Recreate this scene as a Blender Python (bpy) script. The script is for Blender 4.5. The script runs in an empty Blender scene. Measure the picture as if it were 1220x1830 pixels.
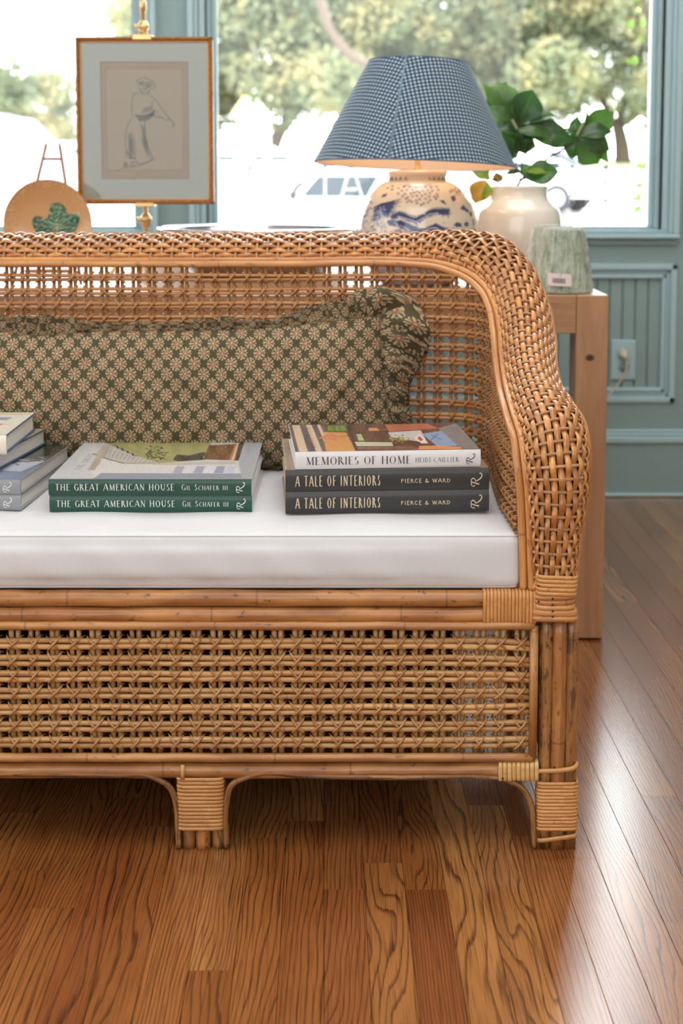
import bpy, math, random
import numpy as np
from mathutils import Vector, Matrix

random.seed(7)
RNG = np.random.default_rng(7)
SC = bpy.context.scene
PI = math.pi

# ------------------------------------------------------------------ camera, world, lights, exposure
F, PITCH, CH = 2600.0, math.atan(0.1023), 0.97          # focal length in pixels, downward pitch, lens height
YC = 584.0                                              # image row of the optical axis (the frame is shifted below it)
cam_data = bpy.data.cameras.new('camera')
cam = bpy.data.objects.new('camera', cam_data)
SC.collection.objects.link(cam)
cam.location = (0, 0, CH)
cam.rotation_euler = (PI / 2 - PITCH, 0, 0)
cam_data.sensor_fit = 'VERTICAL'
cam_data.sensor_height = 36.0
cam_data.lens = F / 1830 * 36
cam_data.shift_y = -(915 - YC) / 1830
cam_data.clip_start = 0.05
cam_data.clip_end = 600
cam_data.dof.use_dof = True
cam_data.dof.focus_distance = 2.12
cam_data.dof.aperture_fstop = 5.0
SC.camera = cam

world = bpy.data.worlds.new('sky')
SC.world = world
world.use_nodes = True
wn = world.node_tree.nodes['Background']
wn.inputs[0].default_value = (0.97, 0.98, 1.0, 1)
wn.inputs[1].default_value = 11.0


def area(name, loc, rot, sx, sy, watts, col=(1, 1, 1)):
    d = bpy.data.lights.new(name, 'AREA')
    d.shape = 'RECTANGLE'
    d.size, d.size_y, d.energy, d.color = sx, sy, watts, col
    o = bpy.data.objects.new(name, d)
    o.location, o.rotation_euler = loc, rot
    SC.collection.objects.link(o)
    return o


area('front_fill_light', (-0.5, -1.75, 1.75), (math.radians(84), 0, 0), 3.6, 2.0, 50, (0.94, 0.97, 1.0))  # unseen fill light added behind the camera, in front of a closed wall
area('side_fill_light', (-2.9, 1.6, 1.6), (math.radians(90), 0, math.radians(-90)), 3.6, 1.9, 44, (0.95, 0.98, 1.0))  # unseen fill light added at the left; that wall has no window
area('overhead_fill_light', (0.1, 1.0, 2.88), (0, 0, 0), 2.0, 2.0, 29, (1.0, 0.98, 0.95))  # overhead fill added for top light; no fixture is modelled
area('overhead_fill_rear', (0.5, 3.1, 2.88), (0, 0, 0), 1.8, 1.4, 26, (1.0, 0.97, 0.92))  # second overhead fill, added to brighten the floor and table further back

vs = SC.view_settings
vs.view_transform = 'Standard'
vs.look = 'None'
vs.gamma = 1
vs.exposure = 0.0
vs.use_curve_mapping = False
SC.cycles.use_denoising = True
SC.cycles.max_bounces = 8
SC.cycles.transparent_max_bounces = 24
SC.cycles.caustics_reflective = False
SC.cycles.caustics_refractive = False
SC.cycles.sample_clamp_indirect = 6.0


def P(px, py, Y):
    """point of the room seen at a pixel of the photograph, at the distance Y from the lens"""
    dx, du = (px - 610) / F, -(py - YC) / F
    cy = math.cos(PITCH) + du * math.sin(PITCH)
    cz = -math.sin(PITCH) + du * math.cos(PITCH)
    t = Y / cy
    return np.array([t * dx, Y, CH + t * cz])


def srgb(r, g, b):
    f = lambda c: (c / 255 / 12.92) if c / 255 <= 0.04045 else ((c / 255 + 0.055) / 1.055) ** 2.4
    return (f(r), f(g), f(b), 1.0)


# ------------------------------------------------------------------ mesh helpers
class Geo:
    def __init__(s):
        s.V, s.Q, s.T, s.U, s.C, s.n = [], [], [], [], [], 0

    def add(s, V, Q=None, T=None, U=None, C=None):
        V = np.asarray(V, float).reshape(-1, 3)
        if Q is not None and len(Q):
            s.Q.append(np.asarray(Q, int) + s.n)
        if T is not None and len(T):
            s.T.append(np.asarray(T, int) + s.n)
        s.V.append(V)
        s.U.append(np.zeros((len(V), 2)) if U is None else np.asarray(U, float))
        s.C.append(np.ones((len(V), 4)) if C is None else np.asarray(C, float))
        s.n += len(V)
        return s

    def build(s, name, mat, parent=None, smooth=True, local=False, color=False, kind=None):
        V = np.concatenate(s.V)
        U = np.concatenate(s.U)
        me = bpy.data.meshes.new(name)
        q = np.concatenate(s.Q) if s.Q else np.zeros((0, 4), int)
        t = np.concatenate(s.T) if s.T else np.zeros((0, 3), int)
        li = np.concatenate([q.ravel(), t.ravel()])
        tot = np.concatenate([np.full(len(q), 4), np.full(len(t), 3)])
        st = np.concatenate([[0], np.cumsum(tot)[:-1]]) if len(tot) else np.zeros(0, int)
        me.vertices.add(len(V))
        me.vertices.foreach_set('co', V.ravel().astype(np.float32))
        me.loops.add(len(li))
        me.loops.foreach_set('vertex_index', li.astype(np.int32))
        me.polygons.add(len(tot))
        me.polygons.foreach_set('loop_start', st.astype(np.int32))
        me.polygons.foreach_set('loop_total', tot.astype(np.int32))
        me.polygons.foreach_set('use_smooth', np.full(len(tot), bool(smooth)))
        uv = me.uv_layers.new(name='UVMap')
        uv.data.foreach_set('uv', U[li].ravel().astype(np.float32))
        if color:
            ca = me.color_attributes.new('paint', 'FLOAT_COLOR', 'POINT')
            ca.data.foreach_set('color', np.concatenate(s.C).ravel().astype(np.float32))
        me.update(calc_edges=True)
        me.validate()
        if mat is not None:
            me.materials.append(mat)
        return link(name, me, parent, local, kind)


def link(name, me, parent=None, local=False, kind=None):
    o = bpy.data.objects.new(name, me)
    SC.collection.objects.link(o)
    if parent is not None:
        o.parent = parent
        if not local:
            o.matrix_parent_inverse = wmat(parent).inverted()
    if kind:
        o['kind'] = kind
    return o


def wmat(o):
    m = Matrix.LocRotScale(o.location, o.rotation_euler, o.scale)
    if o.parent:
        m = wmat(o.parent) @ o.matrix_parent_inverse @ m
    return m


def thing(name, loc, label, cat, group=None, rz=0.0):
    o = bpy.data.objects.new(name, None)
    o.empty_display_size = 0.05
    SC.collection.objects.link(o)
    o.location = loc
    o.rotation_euler = (0, 0, rz)
    tag(o, label, cat, group)
    return o


def tag(o, label, cat, group=None):
    o['label'] = label
    o['category'] = cat
    if group:
        o['group'] = group
    return o


def struct(o):
    o['kind'] = 'structure'
    return o


BOXQ = [[0, 1, 3, 2], [4, 6, 7, 5], [0, 4, 5, 1], [2, 3, 7, 6], [0, 2, 6, 4], [1, 5, 7, 3]]


def box(g, x0, x1, y0, y1, z0, z1, bev=0.0):
    """box with separate faces, optionally with chamfered edges"""
    if bev <= 0:
        V = np.array([[x, y, z] for x in (x0, x1) for y in (y0, y1) for z in (z0, z1)])
        for f in BOXQ:
            a = V[f]
            g.add(a, [[0, 1, 2, 3]], U=[[0, 0], [1, 0], [1, 1], [0, 1]])
        return g
    b = min(bev, (x1 - x0) * .49, (y1 - y0) * .49, (z1 - z0) * .49)
    c = np.array([(x0 + x1) / 2, (y0 + y1) / 2, (z0 + z1) / 2])
    h = np.array([(x1 - x0) / 2, (y1 - y0) / 2, (z1 - z0) / 2])
    idx, V = {}, []
    for sx in (-1, 1):
        for sy in (-1, 1):
            for sz in (-1, 1):
                for ax in range(3):
                    p = h - b
                    p = p.copy()
                    p[ax] = h[ax]
                    idx[(sx, sy, sz, ax)] = len(V)
                    V.append(c + p * np.array([sx, sy, sz]))
    Q, T = [], []
    for ax in range(3):
        o1, o2 = [a for a in range(3) if a != ax]
        for s_ in (-1, 1):
            f = []
            for a, b2 in ((-1, -1), (1, -1), (1, 1), (-1, 1)):
                k = [0, 0, 0]
                k[ax], k[o1], k[o2] = s_, a, b2
                f.append(idx[(k[0], k[1], k[2], ax)])
            Q.append(f)
        for a in (-1, 1):                       # edges along ax
            for b2 in (-1, 1):
                f = []
                for e, w in ((-1, o1), (1, o1), (1, o2), (-1, o2)):
                    k = [0, 0, 0]
                    k[ax], k[o1], k[o2] = e, a, b2
                    f.append(idx[(k[0], k[1], k[2], w)])
                Q.append(f)
    for sx in (-1, 1):
        for sy in (-1, 1):
            for sz in (-1, 1):
                T.append([idx[(sx, sy, sz, a)] for a in range(3)])
    # fix winding
    V = np.array(V)
    def fix(fs):
        out = []
        for f in fs:
            p = V[f]
            n = np.cross(p[1] - p[0], p[2] - p[0])
            out.append(f if np.dot(n, p.mean(0) - c) > 0 else f[::-1])
        return out
    g.add(V, fix(Q), fix(T), U=V[:, :2])
    return g


def unit(v):
    v = np.asarray(v, float)
    return v / (np.linalg.norm(v, axis=-1, keepdims=True) + 1e-12)


def tube(g, pts, r, k=8, cap=True, flat=None, nrm=None, closed=False):
    """swept tube; r a number or one per point; flat=(rw, rt) elliptical with nrm = thickness direction per point"""
    pts = np.asarray(pts, float)
    n = len(pts)
    if closed:
        tan = unit(np.roll(pts, -1, 0) - np.roll(pts, 1, 0))
    else:
        tan = unit(np.gradient(pts, axis=0))
    if nrm is None:
        N = np.zeros_like(pts)
        a = np.array([0, 0, 1.0]) if abs(tan[0][2]) < 0.9 else np.array([1.0, 0, 0])
        N[0] = unit(a - tan[0] * np.dot(a, tan[0]))
        for i in range(1, n):
            v = N[i - 1] - tan[i] * np.dot(N[i - 1], tan[i])
            N[i] = unit(v)
    else:
        N = np.asarray(nrm, float)
        if N.ndim == 1:
            N = np.tile(N, (n, 1))
        N = unit(N - tan * (N * tan).sum(1, keepdims=True))
    B = np.cross(tan, N)
    rn = rb = np.broadcast_to(np.asarray(r, float), (n,)) if r is not None else None
    if flat is not None:
        rb = np.broadcast_to(np.asarray(flat[0], float), (n,))
        rn = np.broadcast_to(np.asarray(flat[1], float), (n,))
    a = np.linspace(0, 2 * PI, k, endpoint=False)
    V = pts[:, None, :] + N[:, None, :] * (np.cos(a)[None, :, None] * rn[:, None, None]) + B[:, None, :] * (np.sin(a)[None, :, None] * rb[:, None, None])
    L = np.concatenate([[0], np.cumsum(np.linalg.norm(np.diff(pts, axis=0), axis=1))])
    off = random.random() * 20
    U = np.stack([np.broadcast_to((0.5 - 0.5 * np.cos(a))[None], (n, k)), np.broadcast_to((L + off)[:, None], (n, k))], -1)
    i, j = np.meshgrid(np.arange(n if closed else n - 1), np.arange(k), indexing='ij')
    i2, j2 = (i + 1) % n, (j + 1) % k
    Q = np.stack([i * k + j, i * k + j2, i2 * k + j2, i2 * k + j], -1).reshape(-1, 4)
    Vf, Uf = V.reshape(-1, 3), U.reshape(-1, 2)
    T = None
    if cap and not closed:
        c0, c1 = len(Vf), len(Vf) + 1
        Vf = np.concatenate([Vf, pts[:1], pts[-1:]])
        Uf = np.concatenate([Uf, [[.5, L[0] + off]], [[.5, L[-1] + off]]])
        T = [[c0, (q + 1) % k, q] for q in range(k)] + [[c1, (n - 1) * k + q, (n - 1) * k + (q + 1) % k] for q in range(k)]
    g.add(Vf, Q, T, U=Uf)
    return g


def lathe(g, prof, c, k=48, sx=1.0, sy=1.0, C=None, cap=False):
    prof = np.asarray(prof, float)
    n = len(prof)
    a = np.linspace(0, 2 * PI, k + 1)
    V = np.stack([c[0] + prof[:, None, 0] * np.sin(a)[None] * sx, c[1] - prof[:, None, 0] * np.cos(a)[None] * sy,
                  c[2] + np.broadcast_to(prof[:, None, 1], (n, k + 1))], -1).reshape(-1, 3)
    U = np.stack([np.broadcast_to(a[None] / (2 * PI), (n, k + 1)), np.broadcast_to(prof[:, None, 1], (n, k + 1))], -1).reshape(-1, 2)
    i, j = np.meshgrid(np.arange(n - 1), np.arange(k), indexing='ij')
    Q = np.stack([i * (k + 1) + j, i * (k + 1) + j + 1, (i + 1) * (k + 1) + j + 1, (i + 1) * (k + 1) + j], -1).reshape(-1, 4)
    g.add(V, Q, U=U, C=C)
    return g


def grid(g, V, U=None, C=None, flip=False):
    """V of shape (n, m, 3)"""
    n, m = V.shape[:2]
    i, j = np.meshgrid(np.arange(n - 1), np.arange(m - 1), indexing='ij')
    Q = np.stack([i * m + j, i * m + j + 1, (i + 1) * m + j + 1, (i + 1) * m + j], -1).reshape(-1, 4)
    if flip:
        Q = Q[:, ::-1]
    if U is None:
        a, b = np.meshgrid(np.linspace(0, 1, n), np.linspace(0, 1, m), indexing='ij')
        U = np.stack([b, a], -1)
    g.add(V.reshape(-1, 3), Q, U=np.asarray(U).reshape(-1, 2), C=None if C is None else np.asarray(C).reshape(-1, 4))
    return g


def smooth_path(K, step=0.01):
    """Hermite curve through the key rows K (n, d), chord-length parameters from the first 3 columns; resampled evenly"""
    K = np.asarray(K, float)
    L = np.concatenate([[0], np.cumsum(np.linalg.norm(np.diff(K[:, :3], axis=0), axis=1))])
    M = np.zeros_like(K)
    h = np.diff(L)
    d = np.diff(K, axis=0) / h[:, None]
    M[0], M[-1] = d[0], d[-1]
    for i in range(1, len(K) - 1):
        w1, w2 = h[i], h[i - 1]
        M[i] = (d[i - 1] * w1 + d[i] * w2) / (w1 + w2)
    out = []
    for i in range(len(h)):
        m = max(2, int(h[i] / step * 2))
        s = np.linspace(0, 1, m, endpoint=False)[:, None]
        h00, h10, h01, h11 = 2 * s**3 - 3 * s**2 + 1, s**3 - 2 * s**2 + s, -2 * s**3 + 3 * s**2, s**3 - s**2
        out.append(h00 * K[i] + h10 * h[i] * M[i] + h01 * K[i + 1] + h11 * h[i] * M[i + 1])
    out.append(K[-1:])
    D = np.concatenate(out)
    L = np.concatenate([[0], np.cumsum(np.linalg.norm(np.diff(D[:, :3], axis=0), axis=1))])
    s = np.linspace(0, L[-1], max(3, int(L[-1] / step)))
    return np.stack([np.interp(s, L, D[:, c]) for c in range(D.shape[1])], 1)


# ------------------------------------------------------------------ node helpers
class NT:
    def __init__(s, name):
        s.m = bpy.data.materials.new(name)
        s.m.use_nodes = True
        s.t = s.m.node_tree
        s.p = s.t.nodes['Principled BSDF']

    def n(s, kind, **kw):
        x = s.t.nodes.new(kind)
        for k, v in kw.items():
            setattr(x, k, v)
        return x

    def put(s, sock, v):
        if isinstance(v, bpy.types.NodeSocket):
            s.t.links.new(v, sock)
        elif v is not None:
            sock.default_value = v

    def f(s, op, a, b=None, c=None, clamp=False):
        x = s.n('ShaderNodeMath', operation=op, use_clamp=clamp)
        for i, v in enumerate((a, b, c)):
            if v is not None:
                s.put(x.inputs[i], v)
        return x.outputs[0]

    def mix(s, fac, a, b, blend='MIX'):
        x = s.n('ShaderNodeMix', data_type='RGBA', blend_type=blend)
        s.put(x.inputs[0], fac)
        s.put(x.inputs[6], a)
        s.put(x.inputs[7], b)
        return x.outputs[2]

    def ss(s, v, lo, hi):
        x = s.n('ShaderNodeMapRange', interpolation_type='SMOOTHSTEP')
        s.put(x.inputs[0], v)
        x.inputs[1].default_value, x.inputs[2].default_value = lo, hi
        return x.outputs[0]

    def vec(s, x=0.0, y=0.0, z=0.0):
        c = s.n('ShaderNodeCombineXYZ')
        for i, v in enumerate((x, y, z)):
            s.put(c.inputs[i], v)
        return c.outputs[0]

    def sep(s, v):
        c = s.n('ShaderNodeSeparateXYZ')
        s.put(c.inputs[0], v)
        return c.outputs

    def coord(s, which):
        return s.n('ShaderNodeTexCoord').outputs[which]

    def noise(s, vec, scale=5.0, detail=2.0, rough=0.5, dist=0.0):
        x = s.n('ShaderNodeTexNoise')
        s.put(x.inputs['Vector'], vec)
        x.inputs['Scale'].default_value = scale
        x.inputs['Detail'].default_value = detail
        x.inputs['Roughness'].default_value = rough
        x.inputs['Distortion'].default_value = dist
        return x.outputs[0]

    def ramp(s, fac, stops):
        x = s.n('ShaderNodeValToRGB')
        s.put(x.inputs[0], fac)
        el = x.color_ramp.elements
        while len(el) < len(stops):
            el.new(0.5)
        for e, (p, c) in zip(el, stops):
            e.position, e.color = p, c
        return x.outputs[0]

    def rnd(s):
        return s.n('ShaderNodeObjectInfo').outputs['Random']

    def bump(s, h, strength=0.3, dist=0.001):
        b = s.n('ShaderNodeBump')
        b.inputs['Strength'].default_value = strength
        b.inputs['Distance'].default_value = dist
        s.put(b.inputs['Height'], h)
        s.t.links.new(b.outputs[0], s.p.inputs['Normal'])

    def set(s, **kw):
        for k, v in kw.items():
            s.put(s.p.inputs[k.replace('_', ' ')], v)
        return s.m


def plain(name, c, rough=0.5, metal=0.0, bump=0.0, bscale=60.0, var=0.0, **kw):
    t = NT(name)
    col = c
    if var:
        nz = t.noise(t.coord('Object'), bscale * .12, 3)
        col = t.mix(t.ss(nz, .3, .7), tuple(x * (1 - var) for x in c[:3]) + (1,), tuple(min(1, x * (1 + var)) for x in c[:3]) + (1,))
    t.set(Base_Color=col, Roughness=rough, Metallic=metal, **kw)
    if bump:
        t.bump(t.noise(t.coord('Object'), bscale, 3), bump, .002)
    return t.m


def rattan(name, light, mid, dark, blotch=0.45, rough=0.33, su=3.0, sv=9.0, coat=0.3, bv=7.0, patch=0.0):
    t = NT(name)
    u = t.sep(t.coord('UV'))
    r = t.f('MULTIPLY', t.rnd(), 37.0)
    streak = t.noise(t.vec(t.f('MULTIPLY', u[0], su * 5), t.f('MULTIPLY', u[1], sv), r), 1.0, 3, .6)
    broad = t.noise(t.vec(t.f('MULTIPLY', u[0], .8), t.f('MULTIPLY', u[1], bv), r), 1.0, 2, .5)
    spots = t.noise(t.vec(t.f('MULTIPLY', u[0], 2.2), t.f('MULTIPLY', u[1], 46), r), 1.0, 4, .6)
    c = t.mix(t.ss(broad, .3, .7), light, mid)
    c = t.mix(t.f('MULTIPLY', t.ss(streak, .48, .78), .55), c, dark)
    c = t.mix(t.f('MULTIPLY', t.ss(spots, .60, .70), blotch), c, tuple(x * .35 for x in dark[:3]) + (1,))
    if patch:
        pa = t.noise(t.vec(t.f('MULTIPLY', u[0], 3.0), t.f('MULTIPLY', u[1], 17.0), t.f('ADD', r, 5.0)), 1.0, 4, .65)
        c = t.mix(t.f('MULTIPLY', t.ss(pa, .50, .60), patch), c, tuple(x * .55 for x in dark[:3]) + (1,))
    nd = t.f('FRACT', t.f('MULTIPLY', t.f('ADD', u[1], r), 3.7))
    c = t.mix(t.f('MULTIPLY', t.f('LESS_THAN', nd, .012), .45), c, dark)
    v = t.f('ADD', .82, t.f('MULTIPLY', t.rnd(), .36))
    hs = t.n('ShaderNodeHueSaturation')
    t.put(hs.inputs['Value'], v)
    t.put(hs.inputs['Color'], c)
    t.set(Base_Color=hs.outputs[0], Roughness=rough, Coat_Weight=coat, Coat_Roughness=.15)
    t.bump(streak, .35, .0008)
    return t.m


# ------------------------------------------------------------------ pen and paint helpers
GL = {
    'A': (.78, [('n', .0, 0, .36, 1), ('K', .42, 1, .76, 0), ('n', .15, .36, .6, .36)], [(0, 0), (.76, 0)]),
    'B': (.62, [('K', .12, 0, .12, 1), ('c', .12, .76, .36, .24, -90, 90), ('c', .12, .26, .42, .26, -90, 90)], [(.12, 0), (.12, 1)]),
    'C': (.74, [('c', .42, .5, .38, .5, 48, 312)], []),
    'D': (.76, [('K', .12, 0, .12, 1), ('c', .14, .5, .56, .5, -90, 90)], [(.1, 0), (.1, 1)]),
    'E': (.58, [('K', .12, 0, .12, 1), ('n', .1, .985, .52, .985), ('n', .1, .52, .42, .52), ('n', .1, .015, .56, .015)], [(.1, 0), (.1, 1)]),
    'F': (.54, [('K', .12, 0, .12, 1), ('n', .1, .985, .52, .985), ('n', .1, .52, .42, .52)], [(.12, 0), (.1, 1)]),
    'G': (.78, [('c', .42, .5, .38, .5, 48, 300), ('K', .68, .02, .68, .4)], [(.68, .42)]),
    'H': (.80, [('K', .12, 0, .12, 1), ('K', .68, 0, .68, 1), ('n', .12, .52, .68, .52)], [(.12, 0), (.12, 1), (.68, 0), (.68, 1)]),
    'I': (.28, [('K', .14, 0, .14, 1)], [(.14, 0), (.14, 1)]),
    'L': (.56, [('K', .12, 0, .12, 1), ('n', .1, .015, .52, .015)], [(.1, 0), (.12, 1)]),
    'M': (.94, [('n', .12, 0, .16, 1), ('K', .16, 1, .46, .05), ('n', .46, .05, .78, 1), ('K', .80, 1, .82, 0)], [(.12, 0), (.14, 1), (.82, 0), (.80, 1)]),
    'N': (.82, [('n', .12, 0, .12, 1), ('K', .12, 1, .70, 0), ('n', .70, 0, .70, 1)], [(.12, 0), (.10, 1), (.70, 1)]),
    'O': (.82, [('c', .41, .5, .38, .5, 0, 360)], []),
    'P': (.60, [('K', .12, 0, .12, 1), ('c', .12, .74, .40, .26, -90, 90)], [(.12, 0), (.1, 1)]),
    'R': (.68, [('K', .12, 0, .12, 1), ('c', .12, .75, .38, .25, -90, 90), ('K', .32, .5, .66, 0)], [(.12, 0), (.1, 1), (.64, 0)]),
    'S': (.54, [('c', .28, .755, .21, .245, 35, 262), ('c', .27, .255, .24, .255, 82, -150)], []),
    'T': (.66, [('K', .32, 0, .32, 1), ('n', .0, .985, .64, .985)], [(.32, 0)]),
    'U': (.78, [('K', .12, .3, .12, 1), ('c', .39, .3, .27, .3, 180, 360), ('n', .66, .3, .66, 1)], [(.12, 1), (.66, 1)]),
    'W': (1.06, [('K', .06, 1, .32, 0), ('n', .32, 0, .52, .95), ('K', .52, .95, .76, 0), ('n', .76, 0, 1.0, 1)], [(.06, 1), (1.0, 1)]),
    '&': (.84, [('c', .34, .78, .17, .2, -60, 240), ('c', .32, .26, .28, .26, 100, 330), ('K', .24, .62, .78, 0), ('n', .55, .1, .74, .42)], []),
    ' ': (.34, [], []),
}


def seg_quad(out, x0, y0, x1, y1, w, horiz=False):
    dx, dy = x1 - x0, y1 - y0
    L = math.hypot(dx, dy) + 1e-9
    nx, ny = -dy / L * w / 2, dx / L * w / 2
    if not horiz and abs(dy) > abs(dx):                   # cut stems level with the line
        k = w / 2 / max(.35, abs(dy) / L)
        out.append([(x0 - k, y0), (x0 + k, y0), (x1 + k, y1), (x1 - k, y1)])
    else:
        out.append([(x0 - nx, y0 - ny), (x1 - nx, y1 - ny), (x1 + nx, y1 + ny), (x0 + nx, y0 + ny)])


def glyphs(text, thick=.14, thin=.05, serif=.10, xs=1.0, track=.10, small=None, seg=14):
    """polygons of a line of text, cap height 1; lower-case letters are drawn as small capitals"""
    polys, x = [], 0.0
    for ch in text:
        k = 1.0
        if ch.islower():
            ch, k = ch.upper(), (small or .78)
        adv, strokes, serifs = GL[ch]
        base = []
        for st in strokes:
            if st[0] == 'c':
                _, cx, cy, rx, ry, a0, a1 = st
                n = max(4, int(abs(a1 - a0) / 360 * seg * 1.6))
                A = np.radians(np.linspace(a0, a1, n + 1))
                ex = rx * xs
                for q in range(n):
                    w0, w1 = [thin + (thick - thin) * abs(math.cos(a)) ** 1.5 for a in (A[q], A[q + 1])]
                    pt = lambda a, w, s_: (cx * xs + (ex - w / 2 * (1 - s_)) * math.cos(a), cy + (ry - thin / 2 * (1 - s_) - 0) * math.sin(a))
                    base.append([pt(A[q], w0, 1), pt(A[q + 1], w1, 1), pt(A[q + 1], w1, -1), pt(A[q], w0, -1)])
            else:
                kd, x0, y0, x1, y1 = st
                w = thick if kd == 'K' else thin
                seg_quad(base, x0 * xs, y0, x1 * xs, y1, w, horiz=abs(y1 - y0) < .05)
        if serif > 0:
            for sx, sy in serifs:
                d = thin * .8
                yy = sy + (d / 2 if sy < .5 else -d / 2)
                seg_quad(base, sx * xs - serif, yy, sx * xs + serif, yy, d, horiz=True)
        for pl in base:
            polys.append([(x + a * k, b * k) for a, b in pl])
        x += (adv * xs + track) * k
    return polys, x - track


SCRIPT_R = [  # centre line and width of the curled letter, cap height 1, as read turned a quarter to the left
    [(.80, 1.0, .10), (.72, .92, .06), (.80, .86, .03)],
    [(.35, .62, .03), (.0, .60, .03)],
]


def lay_text(polys, width, origin, ux, uy, w_to, h_to, dz):
    g = Geo()
    s = w_to / width
    V, Q = [], []
    for pl in polys:
        b = len(V)
        for a, c in pl:
            V.append(np.asarray(origin) + np.asarray(ux) * (a * s) + np.asarray(uy) * (c * h_to) + np.asarray(dz))
        Q.append([b, b + 1, b + 2, b + 3])
    V = np.array(V)
    n = np.cross(ux, uy)
    Q2 = []
    for q in Q:
        m = np.cross(V[q[1]] - V[q[0]], V[q[2]] - V[q[0]])
        Q2.append(q if np.dot(m, n) > 0 else q[::-1])
    g.add(V, Q2)
    return g


def ribbon(g, pts, ws, o, ux, uy, s, dz=(0, 0, 0)):
    """flat pen stroke through pts with widths ws, in the plane (ux, uy), scaled s"""
    K = np.array([[a, b, 0, w] for (a, b), w in zip(pts, ws)], float)
    D = smooth_path(K, .03)
    t = unit(np.gradient(D[:, :2], axis=0))
    nn = np.stack([-t[:, 1], t[:, 0]], 1) * D[:, 3:4] / 2
    L, R = D[:, :2] + nn, D[:, :2] - nn
    o, ux, uy, dz = map(np.asarray, (o, ux, uy, dz))
    W = np.stack([o + ux * (p[:, :1] * s) + uy * (p[:, 1:2] * s) + dz for p in (R, L)], 1)
    grid(g, W)
    return g


def curled_R(g, o, ux, uy, s, dz=(0, 0, 0)):
    """the publisher's curled capital, lying on its side; about 0.85 wide and 1 high"""
    ribbon(g, [(.62, .14), (.30, .24), (.06, .31)], [.10, .08, .09], o, ux, uy, s, dz)          # stem
    ribbon(g, [(.62, .06), (.60, .14), (.66, .22)], [.04, .06, .04], o, ux, uy, s, dz)          # its foot
    ribbon(g, [(.04, .33), (.05, .50), (.18, .60), (.34, .50), (.38, .33)], [.06, .06, .08, .06, .05], o, ux, uy, s, dz)   # bowl
    ribbon(g, [(.05, .34), (.04, .16), (.12, .02), (.24, -.03), (.31, .05)], [.06, .06, .05, .05, .11], o, ux, uy, s, dz)  # curl of the stem
    ribbon(g, [(.37, .36), (.60, .48), (.80, .66), (.86, .86), (.78, 1.0), (.68, .95)], [.06, .08, .09, .07, .06, .11], o, ux, uy, s, dz)  # leg with its swash
    return g


class Canvas:
    """a painted surface: colours kept on the vertices of a fine grid"""
    def __init__(s, w, h, bg):
        s.w, s.h = w, h
        s.a = np.zeros((h, w, 3))
        s.a[:] = srgb(*bg)[:3]
        s.y, s.x = np.mgrid[0:h, 0:w].astype(float)

    def put(s, m, c, sl=None):
        c = np.array(srgb(*c)[:3])
        t = s.a if sl is None else s.a[sl]
        t[:] = t * (1 - m[..., None]) + c * m[..., None]

    def poly(s, pts, c, alpha=1.0, soft=.7):
        p = np.asarray(pts, float)
        x0, x1 = int(max(0, p[:, 0].min() - 2)), int(min(s.w, p[:, 0].max() + 3))
        y0, y1 = int(max(0, p[:, 1].min() - 2)), int(min(s.h, p[:, 1].max() + 3))
        if x1 <= x0 or y1 <= y0:
            return
        sl = (slice(y0, y1), slice(x0, x1))
        X, Y = s.x[sl], s.y[sl]
        ins = np.zeros(X.shape, bool)
        d = np.full(X.shape, 1e9)
        for i in range(len(p)):
            a, b = p[i], p[(i + 1) % len(p)]
            cond = (a[1] > Y) != (b[1] > Y)
            with np.errstate(divide='ignore', invalid='ignore'):
                xi = (b[0] - a[0]) * (Y - a[1]) / (b[1] - a[1] + 1e-12) + a[0]
            ins ^= cond & (X < xi)
            d = np.minimum(d, s.sd(X, Y, a, b))
        m = np.clip(.5 + np.where(ins, d, -d) / soft, 0, 1) * alpha
        s.put(m, c, sl)

    @staticmethod
    def sd(X, Y, a, b):
        ab = b - a
        t = np.clip(((X - a[0]) * ab[0] + (Y - a[1]) * ab[1]) / (ab @ ab + 1e-9), 0, 1)
        return np.hypot(X - a[0] - t * ab[0], Y - a[1] - t * ab[1])

    def line(s, pts, w, c, alpha=1.0, soft=.8):
        p = np.asarray(pts, float)
        ws = np.broadcast_to(np.asarray(w, float), (len(p),))
        x0, x1 = int(max(0, p[:, 0].min() - ws.max() - 2)), int(min(s.w, p[:, 0].max() + ws.max() + 3))
        y0, y1 = int(max(0, p[:, 1].min() - ws.max() - 2)), int(min(s.h, p[:, 1].max() + ws.max() + 3))
        if x1 <= x0 or y1 <= y0:
            return
        sl = (slice(y0, y1), slice(x0, x1))
        X, Y = s.x[sl], s.y[sl]
        m = np.zeros(X.shape)
        for i in range(len(p) - 1):
            d = s.sd(X, Y, p[i], p[i + 1])
            m = np.maximum(m, np.clip(.5 + ((ws[i] + ws[i + 1]) / 4 - d) / soft, 0, 1))
        s.put(m * alpha, c, sl)

    def dot(s, x, y, rx, ry, c, alpha=1.0, soft=.15):
        d = np.hypot((s.x - x) / rx, (s.y - y) / ry)
        s.put(np.clip((1 - d) / soft, 0, 1) * alpha, c)

    def rgba(s):
        return np.concatenate([s.a, np.ones((s.h, s.w, 1))], 2)


def painted(name, rough=.4, coat=0.0, bump=0.0, spec=.5):
    t = NT(name)
    at = t.n('ShaderNodeAttribute', attribute_name='paint')
    t.set(Base_Color=at.outputs['Color'], Roughness=rough, Coat_Weight=coat, Coat_Roughness=.05, Specular_IOR_Level=spec)
    if bump:
        t.bump(t.noise(t.coord('Object'), 150, 3), bump, .001)
    return t.m

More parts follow.
